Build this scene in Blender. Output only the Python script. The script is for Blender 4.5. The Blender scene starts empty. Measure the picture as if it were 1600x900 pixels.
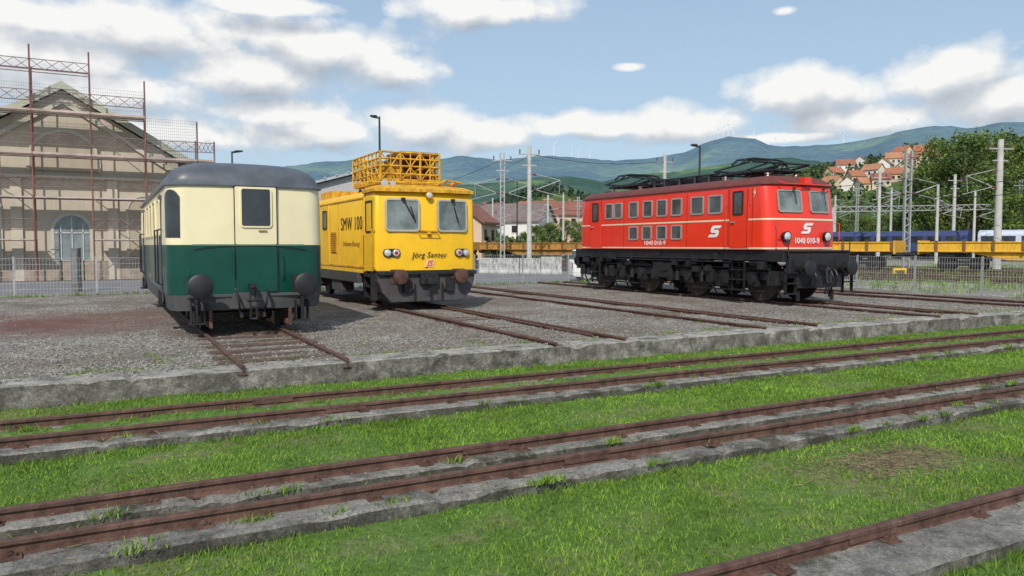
import bpy, bmesh, math, random
import numpy as np
from mathutils import Vector, Matrix, noise as mnoise
random.seed(7); np.random.seed(7)
S=bpy.context.scene
C=S.collection
S.view_settings.view_transform='Standard'; S.view_settings.look='None'; S.view_settings.exposure=0
A=math.radians(28); CH=1.7; PITCH=math.radians(3.2)
FX,FY=math.sin(A),math.cos(A); RX,RY=math.cos(A),-math.sin(A)
def P(px,d):
    l=(px-800)/1200*d
    return (d*FX+l*RX, d*FY+l*RY)
def azel(px,py):
    v=Vector(((px-800),-(py-450),-1200)).normalized()
    v=Matrix.Rotation(-A,3,'Z')@Matrix.Rotation(math.pi/2-PITCH,3,'X')@v
    return math.atan2(v.x,v.y), math.asin(v.z)
# ---------------------------------------------------------------- materials
MC={}
def newmat(name):
    m=bpy.data.materials.new(name); m.use_nodes=True
    nt=m.node_tree; b=nt.nodes['Principled BSDF']
    return m,nt,b
def noise_node(nt,scale,detail=5,vec=None,rough=.6):
    n=nt.nodes.new('ShaderNodeTexNoise'); n.inputs['Scale'].default_value=scale; n.inputs['Detail'].default_value=min(detail,5)
    n.inputs['Roughness'].default_value=rough
    if vec is not None: nt.links.new(vec,n.inputs['Vector'])
    return n
def ramp(nt,fac,stops):
    r=nt.nodes.new('ShaderNodeValToRGB'); nt.links.new(fac,r.inputs[0])
    e=r.color_ramp.elements
    while len(e)<len(stops): e.new(.5)
    for i,(p,c) in enumerate(stops):
        e[i].position=p; e[i].color=(c[0],c[1],c[2],1) if not isinstance(c,(int,float)) else (c,c,c,1)
    return r
def mix(nt,fac,a,b,mode='MIX'):
    m=nt.nodes.new('ShaderNodeMix'); m.data_type='RGBA'; m.blend_type=mode
    if isinstance(fac,(int,float)): m.inputs[0].default_value=fac
    else: nt.links.new(fac,m.inputs[0])
    for s,i in ((a,6),(b,7)):
        if isinstance(s,tuple): m.inputs[i].default_value=(s[0],s[1],s[2],1)
        else: nt.links.new(s,m.inputs[i])
    return m.outputs[2]
def bump(nt,b,h,strength,dist=.02,prev=None):
    n=nt.nodes.new('ShaderNodeBump'); n.inputs['Strength'].default_value=strength; n.inputs['Distance'].default_value=dist
    nt.links.new(h,n.inputs['Height'])
    if prev: nt.links.new(prev,n.inputs['Normal'])
    nt.links.new(n.outputs[0],b.inputs['Normal']); return n.outputs[0]
def M(name,c,rough=.6,metal=0,var=.12,scale=3,bmp=0,bscale=40,dirt=None,dirtamt=.5,coat=0):
    if name in MC: return MC[name]
    m,nt,b=newmat(name)
    tc=nt.nodes.new('ShaderNodeTexCoord').outputs['Object']
    n=noise_node(nt,scale,6,tc)
    r=ramp(nt,n.outputs[0],[(.3,tuple(x*(1-var) for x in c)),(.7,tuple(min(1,x*(1+var)) for x in c))])
    out=r.outputs[0]
    if dirt:
        mp=nt.nodes.new('ShaderNodeMapping'); nt.links.new(tc,mp.inputs[0]); mp.inputs['Scale'].default_value=(4,4,.7)
        d=noise_node(nt,2.2,8,mp.outputs[0],.7)
        dr=ramp(nt,d.outputs[0],[(1-dirtamt-.12,0),(1-dirtamt+.2,1)])
        ml=nt.nodes.new('ShaderNodeMath'); ml.operation='MULTIPLY'; ml.inputs[1].default_value=.75
        nt.links.new(dr.outputs[0],ml.inputs[0])
        out=mix(nt,ml.outputs[0],out,dirt)
        rr=ramp(nt,dr.outputs[0],[(0,rough),(1,min(1,rough+.35))]); nt.links.new(rr.outputs[0],b.inputs['Roughness'])
    else:
        rr=ramp(nt,n.outputs[0],[(.3,max(0,rough-.06)),(.7,min(1,rough+.08))]); nt.links.new(rr.outputs[0],b.inputs['Roughness'])
    nt.links.new(out,b.inputs['Base Color'])
    b.inputs['Metallic'].default_value=metal
    b.inputs['Coat Weight'].default_value=coat
    if bmp: 
        nb=noise_node(nt,bscale,6,tc); bump(nt,b,nb.outputs[0],bmp)
    MC[name]=m; return m
def m_gravel(name,base,brown,scale=38,green=.0,patch=None):
    m,nt,b=newmat(name); tc=nt.nodes.new('ShaderNodeTexCoord').outputs['Object']
    v=nt.nodes.new('ShaderNodeTexVoronoi'); v.inputs['Scale'].default_value=scale; nt.links.new(tc,v.inputs['Vector'])
    bw=nt.nodes.new('ShaderNodeRGBToBW'); nt.links.new(v.outputs['Color'],bw.inputs[0])
    r=ramp(nt,bw.outputs[0],[(.15,tuple(x*.22 for x in base)),(.5,base),(.9,tuple(min(1,x*2.3) for x in base))])
    n=noise_node(nt,.35,8,tc,.65); nr=ramp(nt,n.outputs[0],[(.42,0),(.62,.85)])
    o=mix(nt,nr.outputs[0],r.outputs[0],brown)
    n3=noise_node(nt,14,6,tc,.8); o=mix(nt,.8,o,ramp(nt,n3.outputs[0],[(.3,.1),(.7,.95)]).outputs[0],'OVERLAY')
    n6=noise_node(nt,1.3,5,tc,.7); o=mix(nt,.5,o,ramp(nt,n6.outputs[0],[(.3,.3),(.7,.7)]).outputs[0],'OVERLAY')
    if green:
        n2=noise_node(nt,1.1,10,tc,.75); gr=ramp(nt,n2.outputs[0],[(.66-green,0),(.74-green,1)])
        o=mix(nt,gr.outputs[0],o,(.08,.11,.04))
    if patch:
        (px_,py_,sx_,sy_,colr)=patch
        mp=nt.nodes.new('ShaderNodeMapping'); nt.links.new(tc,mp.inputs[0]); mp.inputs['Location'].default_value=(-px_/sx_,-py_/sy_,0); mp.inputs['Scale'].default_value=(1/sx_,1/sy_,0)
        ln=nt.nodes.new('ShaderNodeVectorMath'); ln.operation='LENGTH'; nt.links.new(mp.outputs[0],ln.inputs[0])
        n4=noise_node(nt,1.6,9,tc,.8)
        ad=nt.nodes.new('ShaderNodeMath'); ad.operation='MULTIPLY_ADD'; nt.links.new(n4.outputs[0],ad.inputs[0]); ad.inputs[1].default_value=2.2; nt.links.new(ln.outputs['Value'],ad.inputs[2])
        sb=nt.nodes.new('ShaderNodeMath'); sb.operation='SUBTRACT'; sb.inputs[1].default_value=1.2; nt.links.new(ad.outputs[0],sb.inputs[0])
        pr=ramp(nt,sb.outputs[0],[(.0,1),(1,0)])
        ml=nt.nodes.new('ShaderNodeMath'); ml.operation='MULTIPLY'; ml.inputs[1].default_value=.85; nt.links.new(pr.outputs[0],ml.inputs[0])
        o=mix(nt,ml.outputs[0],o,colr)
    nt.links.new(o,b.inputs['Base Color']); b.inputs['Roughness'].default_value=.95
    bump(nt,b,v.outputs['Distance'],1,.05); return m
def m_concrete(name,base,moss_and_sides=.5):
    m,nt,b=newmat(name); tc=nt.nodes.new('ShaderNodeTexCoord').outputs['Object']
    n=noise_node(nt,2.5,10,tc,.78); r=ramp(nt,n.outputs[0],[(.3,tuple(x*.3 for x in base)),(.5,base),(.72,tuple(min(1,x*1.7) for x in base))])
    n2=noise_node(nt,1.1,9,tc,.75); mr=ramp(nt,n2.outputs[0],[(.75-moss_and_sides*.4,0),(.85-moss_and_sides*.4,.85)])
    o=mix(nt,mr.outputs[0],r.outputs[0],(.055,.053,.03))
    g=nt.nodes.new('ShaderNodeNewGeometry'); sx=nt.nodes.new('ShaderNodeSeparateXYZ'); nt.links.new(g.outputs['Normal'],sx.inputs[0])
    sr=ramp(nt,sx.outputs[2],[(.2,1),(.75,0)]); ml=nt.nodes.new('ShaderNodeMath'); ml.operation='MULTIPLY'; ml.inputs[1].default_value=min(1,moss_and_sides*1.4)  # steep faces darker than the top, scaled by the same amount
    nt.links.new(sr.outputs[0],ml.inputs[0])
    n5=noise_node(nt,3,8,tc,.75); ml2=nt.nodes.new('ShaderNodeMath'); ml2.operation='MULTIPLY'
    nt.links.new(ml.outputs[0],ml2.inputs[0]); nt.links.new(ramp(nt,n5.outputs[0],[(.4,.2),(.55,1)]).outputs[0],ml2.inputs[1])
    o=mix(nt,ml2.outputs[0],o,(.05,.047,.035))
    n3=noise_node(nt,38,6,tc,.85); o=mix(nt,.8,o,ramp(nt,n3.outputs[0],[(.3,.1),(.7,.9)]).outputs[0],'OVERLAY')
    nt.links.new(o,b.inputs['Base Color']); b.inputs['Roughness'].default_value=.95
    bump(nt,b,n3.outputs[0],1,.03); return m
def m_ground(name,cols,scales=(1.2,14)):
    m,nt,b=newmat(name); tc=nt.nodes.new('ShaderNodeTexCoord').outputs['Object']
    n=noise_node(nt,scales[0],9,tc,.7); r=ramp(nt,n.outputs[0],[(.3,cols[0]),(.5,cols[1]),(.7,cols[2])])
    n2=noise_node(nt,scales[1],8,tc,.8); o=mix(nt,.6,r.outputs[0],ramp(nt,n2.outputs[0],[(.3,.15),(.7,.85)]).outputs[0],'OVERLAY')
    nt.links.new(o,b.inputs['Base Color']); b.inputs['Roughness'].default_value=1; b.inputs['Specular IOR Level'].default_value=.1
    bump(nt,b,n2.outputs[0],.6,.03); return m
def m_leaf(name,c,tr=.25,ns=.8):
    m,nt,b=newmat(name); g=nt.nodes.new('ShaderNodeNewGeometry')
    r=ramp(nt,g.outputs['Random Per Island'],[(0,tuple(x*.6 for x in c)),(.5,c),(1,(c[0]*1.8,c[1]*1.5,c[2]*1.3))])
    tc=nt.nodes.new('ShaderNodeTexCoord').outputs['Object']
    n=noise_node(nt,ns,4,tc); o=mix(nt,.8,r.outputs[0],ramp(nt,n.outputs[0],[(.3,.3),(.7,.78)]).outputs[0],'OVERLAY')
    nt.links.new(o,b.inputs['Base Color']); b.inputs['Roughness'].default_value=.8; b.inputs['Specular IOR Level'].default_value=.15
    t=nt.nodes.new('ShaderNodeBsdfTranslucent'); nt.links.new(o,t.inputs[0])
    ms=nt.nodes.new('ShaderNodeMixShader'); ms.inputs[0].default_value=tr
    nt.links.new(b.outputs[0],ms.inputs[1]); nt.links.new(t.outputs[0],ms.inputs[2])
    nt.links.new(ms.outputs[0],nt.nodes['Material Output'].inputs[0]); return m
m_grassblade=m_leaf('grass_blade',(.17,.3,.045),.4,1.1)
m_tree=m_leaf('leaves',(.125,.19,.05),.35)
m_tree2=m_leaf('leaves_dark',(.09,.15,.045),.3)
m_soil=m_ground('pit_soil_grass',((.06,.12,.025),(.1,.17,.04),(.18,.165,.09)))
m_field=m_ground('field',((.06,.1,.03),(.1,.13,.05),(.15,.14,.09)),(.05,2))
m_grav=m_gravel('gravel',(.29,.265,.23),(.19,.15,.115),34,.04,(-1.3,20.5,3.4,3.6,(.2,.075,.06)))
m_ball=m_gravel('ballast',(.27,.25,.22),(.17,.16,.11),9,.03)
m_conc=m_concrete('old_concrete',(.28,.265,.235),.58)
m_conc2=m_concrete('edge_concrete',(.35,.33,.29),.48)
m_conc_l=m_concrete('pale_concrete',(.42,.42,.4),.0)
m_asph=M('asphalt',(.17,.17,.175),.9,var=.2,scale=.8,bmp=.3,bscale=60)
m_rust=M('rail_rust',(.095,.048,.034),.75,var=.55,scale=7,bmp=.5,bscale=50,dirt=(.21,.135,.1),dirtamt=.37)
m_wood=M('sleeper_wood',(.1,.068,.05),.95,var=.5,scale=12,bmp=.5,bscale=30)
m_black=M('black_paint',(.014,.014,.016),.5,var=.4,scale=5,dirt=(.045,.038,.032),dirtamt=.33)
m_dkmetal=M('dark_metal',(.022,.022,.024),.55,.3,var=.5,scale=8,dirt=(.07,.045,.03),dirtamt=.33)
m_grey=M('grey_paint',(.065,.067,.07),.55,var=.2,scale=4,dirt=(.085,.075,.065),dirtamt=.4)
m_roofg=M('roof_grey',(.085,.095,.11),.38,var=.25,scale=2.5,dirt=(.15,.15,.15),dirtamt=.3)
m_cream=M('cream_paint',(.78,.69,.44),.35,var=.05,scale=2,dirt=(.58,.5,.33),dirtamt=.22,coat=.2)
m_green=M('green_paint',(.002,.056,.04),.3,var=.15,scale=2,dirt=(.01,.066,.05),dirtamt=.3,coat=.25)
m_yel=M('yellow_paint',(.86,.5,.01),.42,var=.08,scale=2,dirt=(.6,.33,.025),dirtamt=.3,coat=.1)
m_yrust=M('yellow_rusty',(.75,.4,.015),.6,var=.2,scale=4,dirt=(.17,.07,.025),dirtamt=.5)
m_yplat=M('platform_paint',(.74,.4,.015),.65,var=.25,scale=5,dirt=(.14,.055,.022),dirtamt=.52)
m_red=M('red_paint',(.76,.036,.013),.28,var=.07,scale=2,dirt=(.62,.045,.02),dirtamt=.25,coat=.3)
m_dred=M('roof_red',(.16,.03,.022),.5,var=.3,scale=3,dirt=(.07,.05,.045),dirtamt=.5)
m_white=M('white_paint',(.78,.77,.74),.45,var=.05)
m_stripe=M('cream_line',(.75,.62,.42),.4,var=.05)
m_steel=M('galvanised',(.42,.43,.44),.5,.4,var=.15)
m_mast=M('mast_concrete',(.46,.45,.42),.9,var=.2,scale=2)
m_lampblk=M('lamp_black',(.02,.025,.03),.5)
m_skred=M('scaffold_rust',(.2,.085,.065),.7,var=.4,scale=2)
m_skst=M('scaffold_steel',(.2,.13,.11),.6,.2,var=.4,scale=1)
m_plank=M('scaffold_plank',(.5,.45,.4),.8,var=.3,scale=2)
m_textd=M('dark_lettering',(.02,.02,.02),.5)
m_redl=M('red_lettering',(.6,.03,.02),.5)
m_lens=M('lamp_lens',(.7,.7,.68),.12,.4,var=.05)
m_lensr=M('red_lens',(.4,.02,.02),.15)
m_ins=M('insulator_brown',(.12,.05,.035),.3)
m_wheel=M('wheel_steel',(.06,.045,.038),.6,.3,var=.5,scale=10)
def m_glass(name,c,r=.06):
    m,nt,b=newmat(name); tc=nt.nodes.new('ShaderNodeTexCoord').outputs['Object']
    n=noise_node(nt,1.7,3,tc); rr=ramp(nt,n.outputs[0],[(.35,tuple(x*.4 for x in c)),(.65,c)])
    nt.links.new(rr.outputs[0],b.inputs['Base Color']); b.inputs['Roughness'].default_value=r; b.inputs['Specular IOR Level'].default_value=.8
    return m
m_gl=m_glass('window_glass',(.035,.04,.045)); m_glp=m_glass('dusty_glass',(.22,.26,.25),.15)
m_glr=m_glass('loco_glass',(.11,.115,.12),.12)
# ---------------------------------------------------------------- mesh builder
class MB:
    def __init__(s): s.v=[];s.f=[];s.m=[]
    def add(s,vs,fs,m=0):
        o=len(s.v); s.v+= [tuple(v) for v in vs]; s.f+=[tuple(i+o for i in f) for f in fs]; s.m+=[m]*len(fs)
    def box(s,c,d,m=0,R=None):
        vs=[]
        for sx in(-1,1):
            for sy in(-1,1):
                for sz in(-1,1):
                    p=Vector((sx*d[0]/2,sy*d[1]/2,sz*d[2]/2))
                    if R is not None: p=R@p
                    vs.append((p.x+c[0],p.y+c[1],p.z+c[2]))
        s.add(vs,[(0,1,3,2),(4,6,7,5),(0,4,5,1),(2,3,7,6),(0,2,6,4),(1,5,7,3)],m); return s
    def cyl(s,a,b,r,r2=None,n=12,m=0):
        a=Vector(a);b=Vector(b); r2=r if r2 is None else r2
        z=(b-a).normalized(); x=z.orthogonal().normalized(); y=z.cross(x)
        vs=[]
        for p,q in((a,r),(b,r2)):
            for i in range(n):
                t=2*math.pi*i/n+math.pi/n; vs.append(p+x*math.cos(t)*q+y*math.sin(t)*q)
        fs=[(i,(i+1)%n,n+(i+1)%n,n+i) for i in range(n)]+[tuple(range(n-1,-1,-1)),tuple(range(n,2*n))]
        s.add(vs,fs,m); return s
    def path(s,pts,r,n=6,m=0):
        for a,b in zip(pts[:-1],pts[1:]): s.cyl(a,b,r,n=n,m=m)
        return s
    def prism(s,poly,vec,m=0):
        n=len(poly); vec=Vector(vec); a=[Vector(p) for p in poly]; vs=a+[p+vec for p in a]
        s.add(vs,[tuple(range(n-1,-1,-1)),tuple(range(n,2*n))]+[(i,(i+1)%n,n+(i+1)%n,n+i) for i in range(n)],m); return s
    def loft(s,rings,m=0,c0=True,c1=True):
        n=len(rings[0]); vs=[p for r in rings for p in r]; fs=[]
        for k in range(len(rings)-1):
            for i in range(n): fs.append((k*n+i,k*n+(i+1)%n,(k+1)*n+(i+1)%n,(k+1)*n+i))
        if c0: fs.append(tuple(range(n-1,-1,-1)))
        if c1: fs.append(tuple(range((len(rings)-1)*n,len(rings)*n)))
        s.add(vs,fs,m); return s
    def obj(s,name,mats,parent=None,loc=(0,0,0),smooth=0,bevel=0,recalc=True):
        me=bpy.data.meshes.new(name); me.from_pydata(s.v,[],s.f)
        if not isinstance(mats,(list,tuple)): mats=[mats]
        for x in mats: me.materials.append(x)
        me.polygons.foreach_set('material_index',s.m)
        if recalc:
            bm=bmesh.new(); bm.from_mesh(me); bmesh.ops.recalc_face_normals(bm,faces=bm.faces); bm.to_mesh(me); bm.free()
        o=bpy.data.objects.new(name,me); o.location=loc; C.objects.link(o)
        if parent: o.parent=parent
        if smooth:
            me.polygons.foreach_set('use_smooth',[True]*len(me.polygons)); me.set_sharp_from_angle(angle=math.radians(smooth))
        if bevel:
            b=o.modifiers.new('bevel','BEVEL'); b.width=bevel; b.segments=2; b.limit_method='ANGLE'
        return o
def tag(o,label,cat,group=None,kind=None):
    o['label']=label; o['category']=cat
    if group: o['group']=group
    if kind: o['kind']=kind
    return o
def E(name,loc,label,cat,group=None,rz=0,sc=1):
    o=bpy.data.objects.new(name,None); o.location=loc; o.rotation_euler[2]=rz; o.scale=(sc,)*3; o.empty_display_size=.2; C.objects.link(o)
    return tag(o,label,cat,group)
def dup(src,loc,rz=0,sc=1,label=None):
    def cp(o,par):
        n=o.copy(); C.objects.link(n)
        if par: n.parent=par
        for c in list(o.children): 
            cp(c,n)
        return n
    n=cp(src,None); n.location=loc; n.rotation_euler[2]=rz
    n.scale=(sc,)*3 if not isinstance(sc,tuple) else sc
    if label: n['label']=label
    return n
def rrect(w,h,r,n=4):
    pts=[]; 
    for cx,cy,a0 in((w/2-r,-h/2+r,270),(w/2-r,h/2-r,0),(-w/2+r,h/2-r,90),(-w/2+r,-h/2+r,180)):
        for i in range(n+1):
            a=math.radians(a0+90*i/n); pts.append((cx+r*math.cos(a),cy+r*math.sin(a)))
    return pts
XS=(0,-1,0),(0,0,1),(-1,0,0)   # side facing -X
FS=(1,0,0),(0,0,1),(0,-1,0)    # front facing -Y
def to3(p,o,u,v,n,k=0): 
    return Vector(o)+Vector(u)*p[0]+Vector(v)*p[1]+Vector(n)*k
def window(par,o,fr,w,h,r=.06,fw=.045,glass=None,frame=None,proud=.025,name='window'):
    u,v,n=fr; glass=glass or m_gl; frame=frame or m_dkmetal
    po=rrect(w,h,r); pi=rrect(w-2*fw,h-2*fw,max(r-fw,.01))
    g=MB().prism([to3(p,o,u,v,n,-.02) for p in rrect(w-fw*1.2,h-fw*1.2,max(r-fw*.6,.012))],Vector(n)*.028).obj(name,glass,par)
    N=len(po)
    rings=[[to3(p,o,u,v,n,-.01) for p in po],[to3(p,o,u,v,n,proud) for p in po],[to3(p,o,u,v,n,proud) for p in pi],[to3(p,o,u,v,n,-.01) for p in pi]]
    m=MB(); m.loft(rings,0,False,False); m.obj('frame',frame,g)
    return g
def text(par,name,s,size,o,fr,mat,shear=0,off=0,sx=1,align='CENTER',lift=.006,width=None,sp=1):
    cu=bpy.data.curves.new('t','FONT'); cu.body=s; cu.size=size; cu.shear=shear; cu.extrude=.003; cu.offset=off; cu.align_x=align; cu.align_y='CENTER'; cu.space_character=sp
    ob=bpy.data.objects.new('t',cu); C.objects.link(ob); bpy.context.view_layer.update()
    me=bpy.data.meshes.new_from_object(ob.evaluated_get(bpy.context.evaluated_depsgraph_get()))
    bpy.data.objects.remove(ob)
    if width:
        xs_=[v_.co.x for v_ in me.vertices]; sx=width/(max(xs_)-min(xs_))
    u,v,n=[Vector(x) for x in fr]
    for vt in me.vertices:
        c=vt.co.copy(); vt.co=Vector(o)+u*c.x*sx+v*c.y+n*(c.z+lift)
    me.materials.clear(); me.materials.append(mat)
    r=bpy.data.objects.new(name,me); C.objects.link(r); r.parent=par; return r
def emblem(par,o,fr,size,mat,name='emblem'):
    U=[(0,.5),(0,.82),(.2,1),(1.2,1),(1.08,.76),(.4,.76),(.34,.63),(.85,.63)]
    pl=U+[(1-x,1-y) for x,y in U]
    u,v,n=fr
    return MB().prism([to3(((x-.5+ (y-.5)*.25)*size,(y-.5)*size),o,u,v,n,.004) for x,y in pl],Vector(n)*.006).obj(name,mat,par)
def plan(w,y0,y1,r,b,z,rb=None,nf=8):
    rb=r if rb is None else rb; pts=[]
    def arc(cx,cy,rr,a0):
        for i in range(7):
            a=math.radians(a0+90*i/6); pts.append((cx+rr*math.cos(a),cy+rr*math.sin(a),z))
    arc(-w+r,y0+b+r,r,180)
    for i in range(1,nf): 
        t=-1+2*i/nf; pts.append((t*(w-r),y0+b*t*t,z))
    arc(w-r,y0+b+r,r,270); arc(w-rb,y1-rb,rb,0); arc(-w+rb,y1-rb,rb,90)
    return pts
# ---------------------------------------------------------------- ground
g=MB(); 
g.add([(-400,-400,-.58),(5000,-400,-.58),(5000,11.6,-.58),(-400,11.6,-.58),(-400,11.6,-.16),(5000,11.6,-.16),(5000,5000,-.16),(-400,5000,-.16)],[(0,1,2,3),(3,2,5,4),(4,5,6,7)])
g.add([(-4000,-400,-.58),(-400,-400,-.58),(-400,11.6,-.58),(-4000,11.6,-.58),(-4000,11.6,-.16),(-400,11.6,-.16),(-400,5000,-.16),(-4000,5000,-.16)],[(0,1,2,3),(3,2,5,4),(4,5,6,7)])
tag(g.obj('ground',m_field),'flat grassy ground around the yard','ground',kind='structure')
def sheet(name,poly,z,mat,label,cat):
    m=MB(); m.add([(x,y,z) for x,y in poly],[tuple(range(len(poly)))]); return tag(m.obj(name,mat),label,cat,kind='structure')
def gridsheet(name,x0,x1,y0,y1,nx,ny,zf,mat,label,cat):
    vs=[];fs=[]
    for j in range(ny+1):
        for i in range(nx+1):
            x=x0+(x1-x0)*i/nx; y=y0+(y1-y0)*j/ny; vs.append((x,y,zf(x,y)))
    for j in range(ny):
        for i in range(nx): a=j*(nx+1)+i; fs.append((a,a+1,a+nx+2,a+nx+1))
    m=MB(); m.add(vs,fs); return tag(m.obj(name,mat,smooth=60),label,cat,kind='structure')
def pitz(x,y):
    b=-.47 if y<9.9 else -.37
    if 8.75<y<9.2 or 5.5<y<5.8: b-=.01
    return b+.028*mnoise.noise((x*.7,y*.7,3))+.014*mnoise.noise((x*3,y*3,1))
gridsheet('lawn',-14,40,-1,11.5,260,120,pitz,m_soil,'worn grass and soil in the shallow traverser pit','grass')
def gravz(x,y): return -.082+.035*mnoise.noise((x*.5,y*.5,8))+.018*mnoise.noise((x*2.3,y*2.3,3))
gridsheet('gravel',-40,27.3,11.75,31.2,300,120,gravz,m_grav,'grey brown gravel yard between display tracks','gravel')
sheet('road',[(-80,31.2),(34,31.2),(34,60),(-80,60)],-.14,m_asph,'grey asphalt road behind the fence','road')
sheet('rail_yard',[(27.3,-20),(200,-20),(200,220),(34,220),(34,31.2),(27.3,31.2)],-.145,m_ball,'weedy ballast of the railway yard','railway yard')
# ---------------------------------------------------------------- rough concrete strips
def strip(name,x0,x1,ya,yb,zt,zb,label,cat,seg=.085,seed=0,amp=.018,mat=None,joint=45,slab=.006,ck=.12):
    rnd=random.Random(seed); n=int((x1-x0)/seg); rings=[]
    js=[0]
    while js[-1]<n: js.append(js[-1]+rnd.randint(int(joint*.6),int(joint*1.5)))
    so=[(rnd.uniform(-1,1)*slab,rnd.uniform(-1,1)*slab,rnd.uniform(-1,1)*slab*1.2) for _ in js]; k=0
    for i in range(n+1):
        x=x0+(x1-x0)*i/n
        while k+1<len(js) and i>=js[k+1]: k+=1
        t=(i-js[k])/max(1,(js[min(k+1,len(js)-1)]-js[k]))
        o=so[k][0]*(1-t)+so[k][1]*t; oy=so[k][2]
        def q(k_,s=2.5): return amp*(mnoise.noise((x*s,k_*7.3+seed,0))+mnoise.noise((x*9,k_*3.1+seed,4))*.8)
        chip=max(0,mnoise.noise((x*1.7,seed+9,2))-.2)*ck*(1+.6*mnoise.noise((x*11,seed,7)))
        chip2=max(0,mnoise.noise((x*1.4,seed+19,5))-.25)*ck*.7
        j=-.035 if (i in js) else 0; jy=.02 if (i in js) else 0
        z=zt+o
        rings.append([(x,ya+q(1)+oy+jy,zb),(x,ya+q(2)-.005+chip*.8+oy+jy,z-.02-chip+j),(x,ya+.02+q(3)+chip*1.4+oy+jy,z-.003-chip*.4+q(8)*.25+j),(x,(ya+yb)/2,z+q(4)*.3+j),(x,yb-.025+q(5)-chip2,z-.003+q(9)*.25+j),(x,yb+q(6),z-.025-chip2),(x,yb+q(7),zb)])
    m=MB(); m.loft(rings,0,True,True); return tag(m.obj(name,mat or m_conc,smooth=28),label,cat)
YR=[10.2,9.28,6.78,6.03,3.48]
FT=[(10.02,10.42),(9.0,9.45),(6.58,7.0),(5.74,6.2),(3.02,3.66)]
strip('retaining_wall',-14,40,11.34,11.95,-.06,-.6,'weathered concrete edge wall of the pit','wall',seed=3,amp=.022,mat=m_conc2,joint=38,slab=.014,ck=.2)
for i,y in enumerate(YR):
    fr= strip('concrete_footing',-14,40,FT[i][0],FT[i][1],-.37,-.65,'cracked mossy concrete footing under a rusty rail','footing',seed=20+i*5)
    fr['group']='concrete footings in the pit'
def railprof(y,zt,h=.14):
    return [(y-.065,zt-h),(y-.065,zt-h+.012),(y-.012,zt-h+.03),(y-.012,zt-.04),(y-.034,zt-.032),(y-.034,zt-.006),(y-.026,zt),(y+.026,zt),(y+.034,zt-.006),(y+.034,zt-.032),(y+.012,zt-.04),(y+.012,zt-h+.03),(y+.065,zt-h+.012),(y+.065,zt-h)]
for i,y in enumerate(YR):
    e=E('pit_rail',(0,y,-.265),'rusty rail on a concrete footing in the pit','rail','rails in the traverser pit')
    m=MB(); n=54; rr=[]
    for k in range(n+1):
        x=-14+k; dy=.008*mnoise.noise((x*.3,i*3,0)); dz=.006*mnoise.noise((x*.4,i*5,3)); rr.append([(x,a+dy,z+dz) for a,z in railprof(0,0,.125)])
    m.loft(rr); m.obj('rail',m_rust,e,smooth=30)
    m=MB(); x=-13.5+random.random()
    while x<39:
        R=Matrix.Rotation(random.uniform(-.1,.1),3,'Z')
        m.box((x,-.01,-.1),(.13,.23,.016),0,R)
        for s in(-1,1):
            m.box((x,s*.075,-.085),(.08,.05,.03),0,R); m.cyl((x,s*.085,-.09),(x,s*.085,-.05),.015,n=6); m.cyl((x,s*.085,-.075),(x,s*.085,-.06),.025,n=6)
        x+=random.choice([1.05,1.2,1.3])
    cl=m.obj('rail_clips',m_rust,e); cl['kind']='stuff'
    m=MB(); 
    for x in (-7.3,1.9,8.2,15.4,24):
        for s in(-1,1): m.box((x+i*.7,s*.022,-.055),(.5,.012,.055))
    j=m.obj('joint_plates',m_rust,e); j['kind']='stuff'
# display tracks
for i,(xc,y1) in enumerate([(2.45,31),(7.7,31),(12.9,31),(18.6,31),(24.0,31)]):
    e=E('railway_track',(xc,11.4,0),'rusty rails with worn sleepers ending at the concrete edge','railway track','display tracks in the gravel')
    for s in(-1,1):
        pr=[(a,z) for a,z in railprof(s*.75,0)]
        m=MB(); m.loft([[(a,y,z) for a,z in pr] for y in (.05*i+random.uniform(-.1,.1),y1-11.4)]); m.obj('rail',m_rust,e,smooth=30)
        if i in(1,2,3):
            m=MB(); m.loft([[(a,y,z) for a,z in railprof(s*.75-s*.14,-.02)] for y in (.9,y1-11.4)]); m.obj('guard_rail',m_rust,e,smooth=30)
    m=MB(); y=.75
    while y<y1-11.4:
        m.box((random.uniform(-.03,.03),y,-.155+(.03 if i==0 and y<5 else 0)+random.uniform(-.015,.01)),(1.9 if i==0 else 2.2,.24,.12),0,Matrix.Rotation(random.uniform(-.03,.03),3,'Z')); y+=.65
    sl=m.obj('sleepers',m_wood,e); sl['kind']='stuff'
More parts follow.
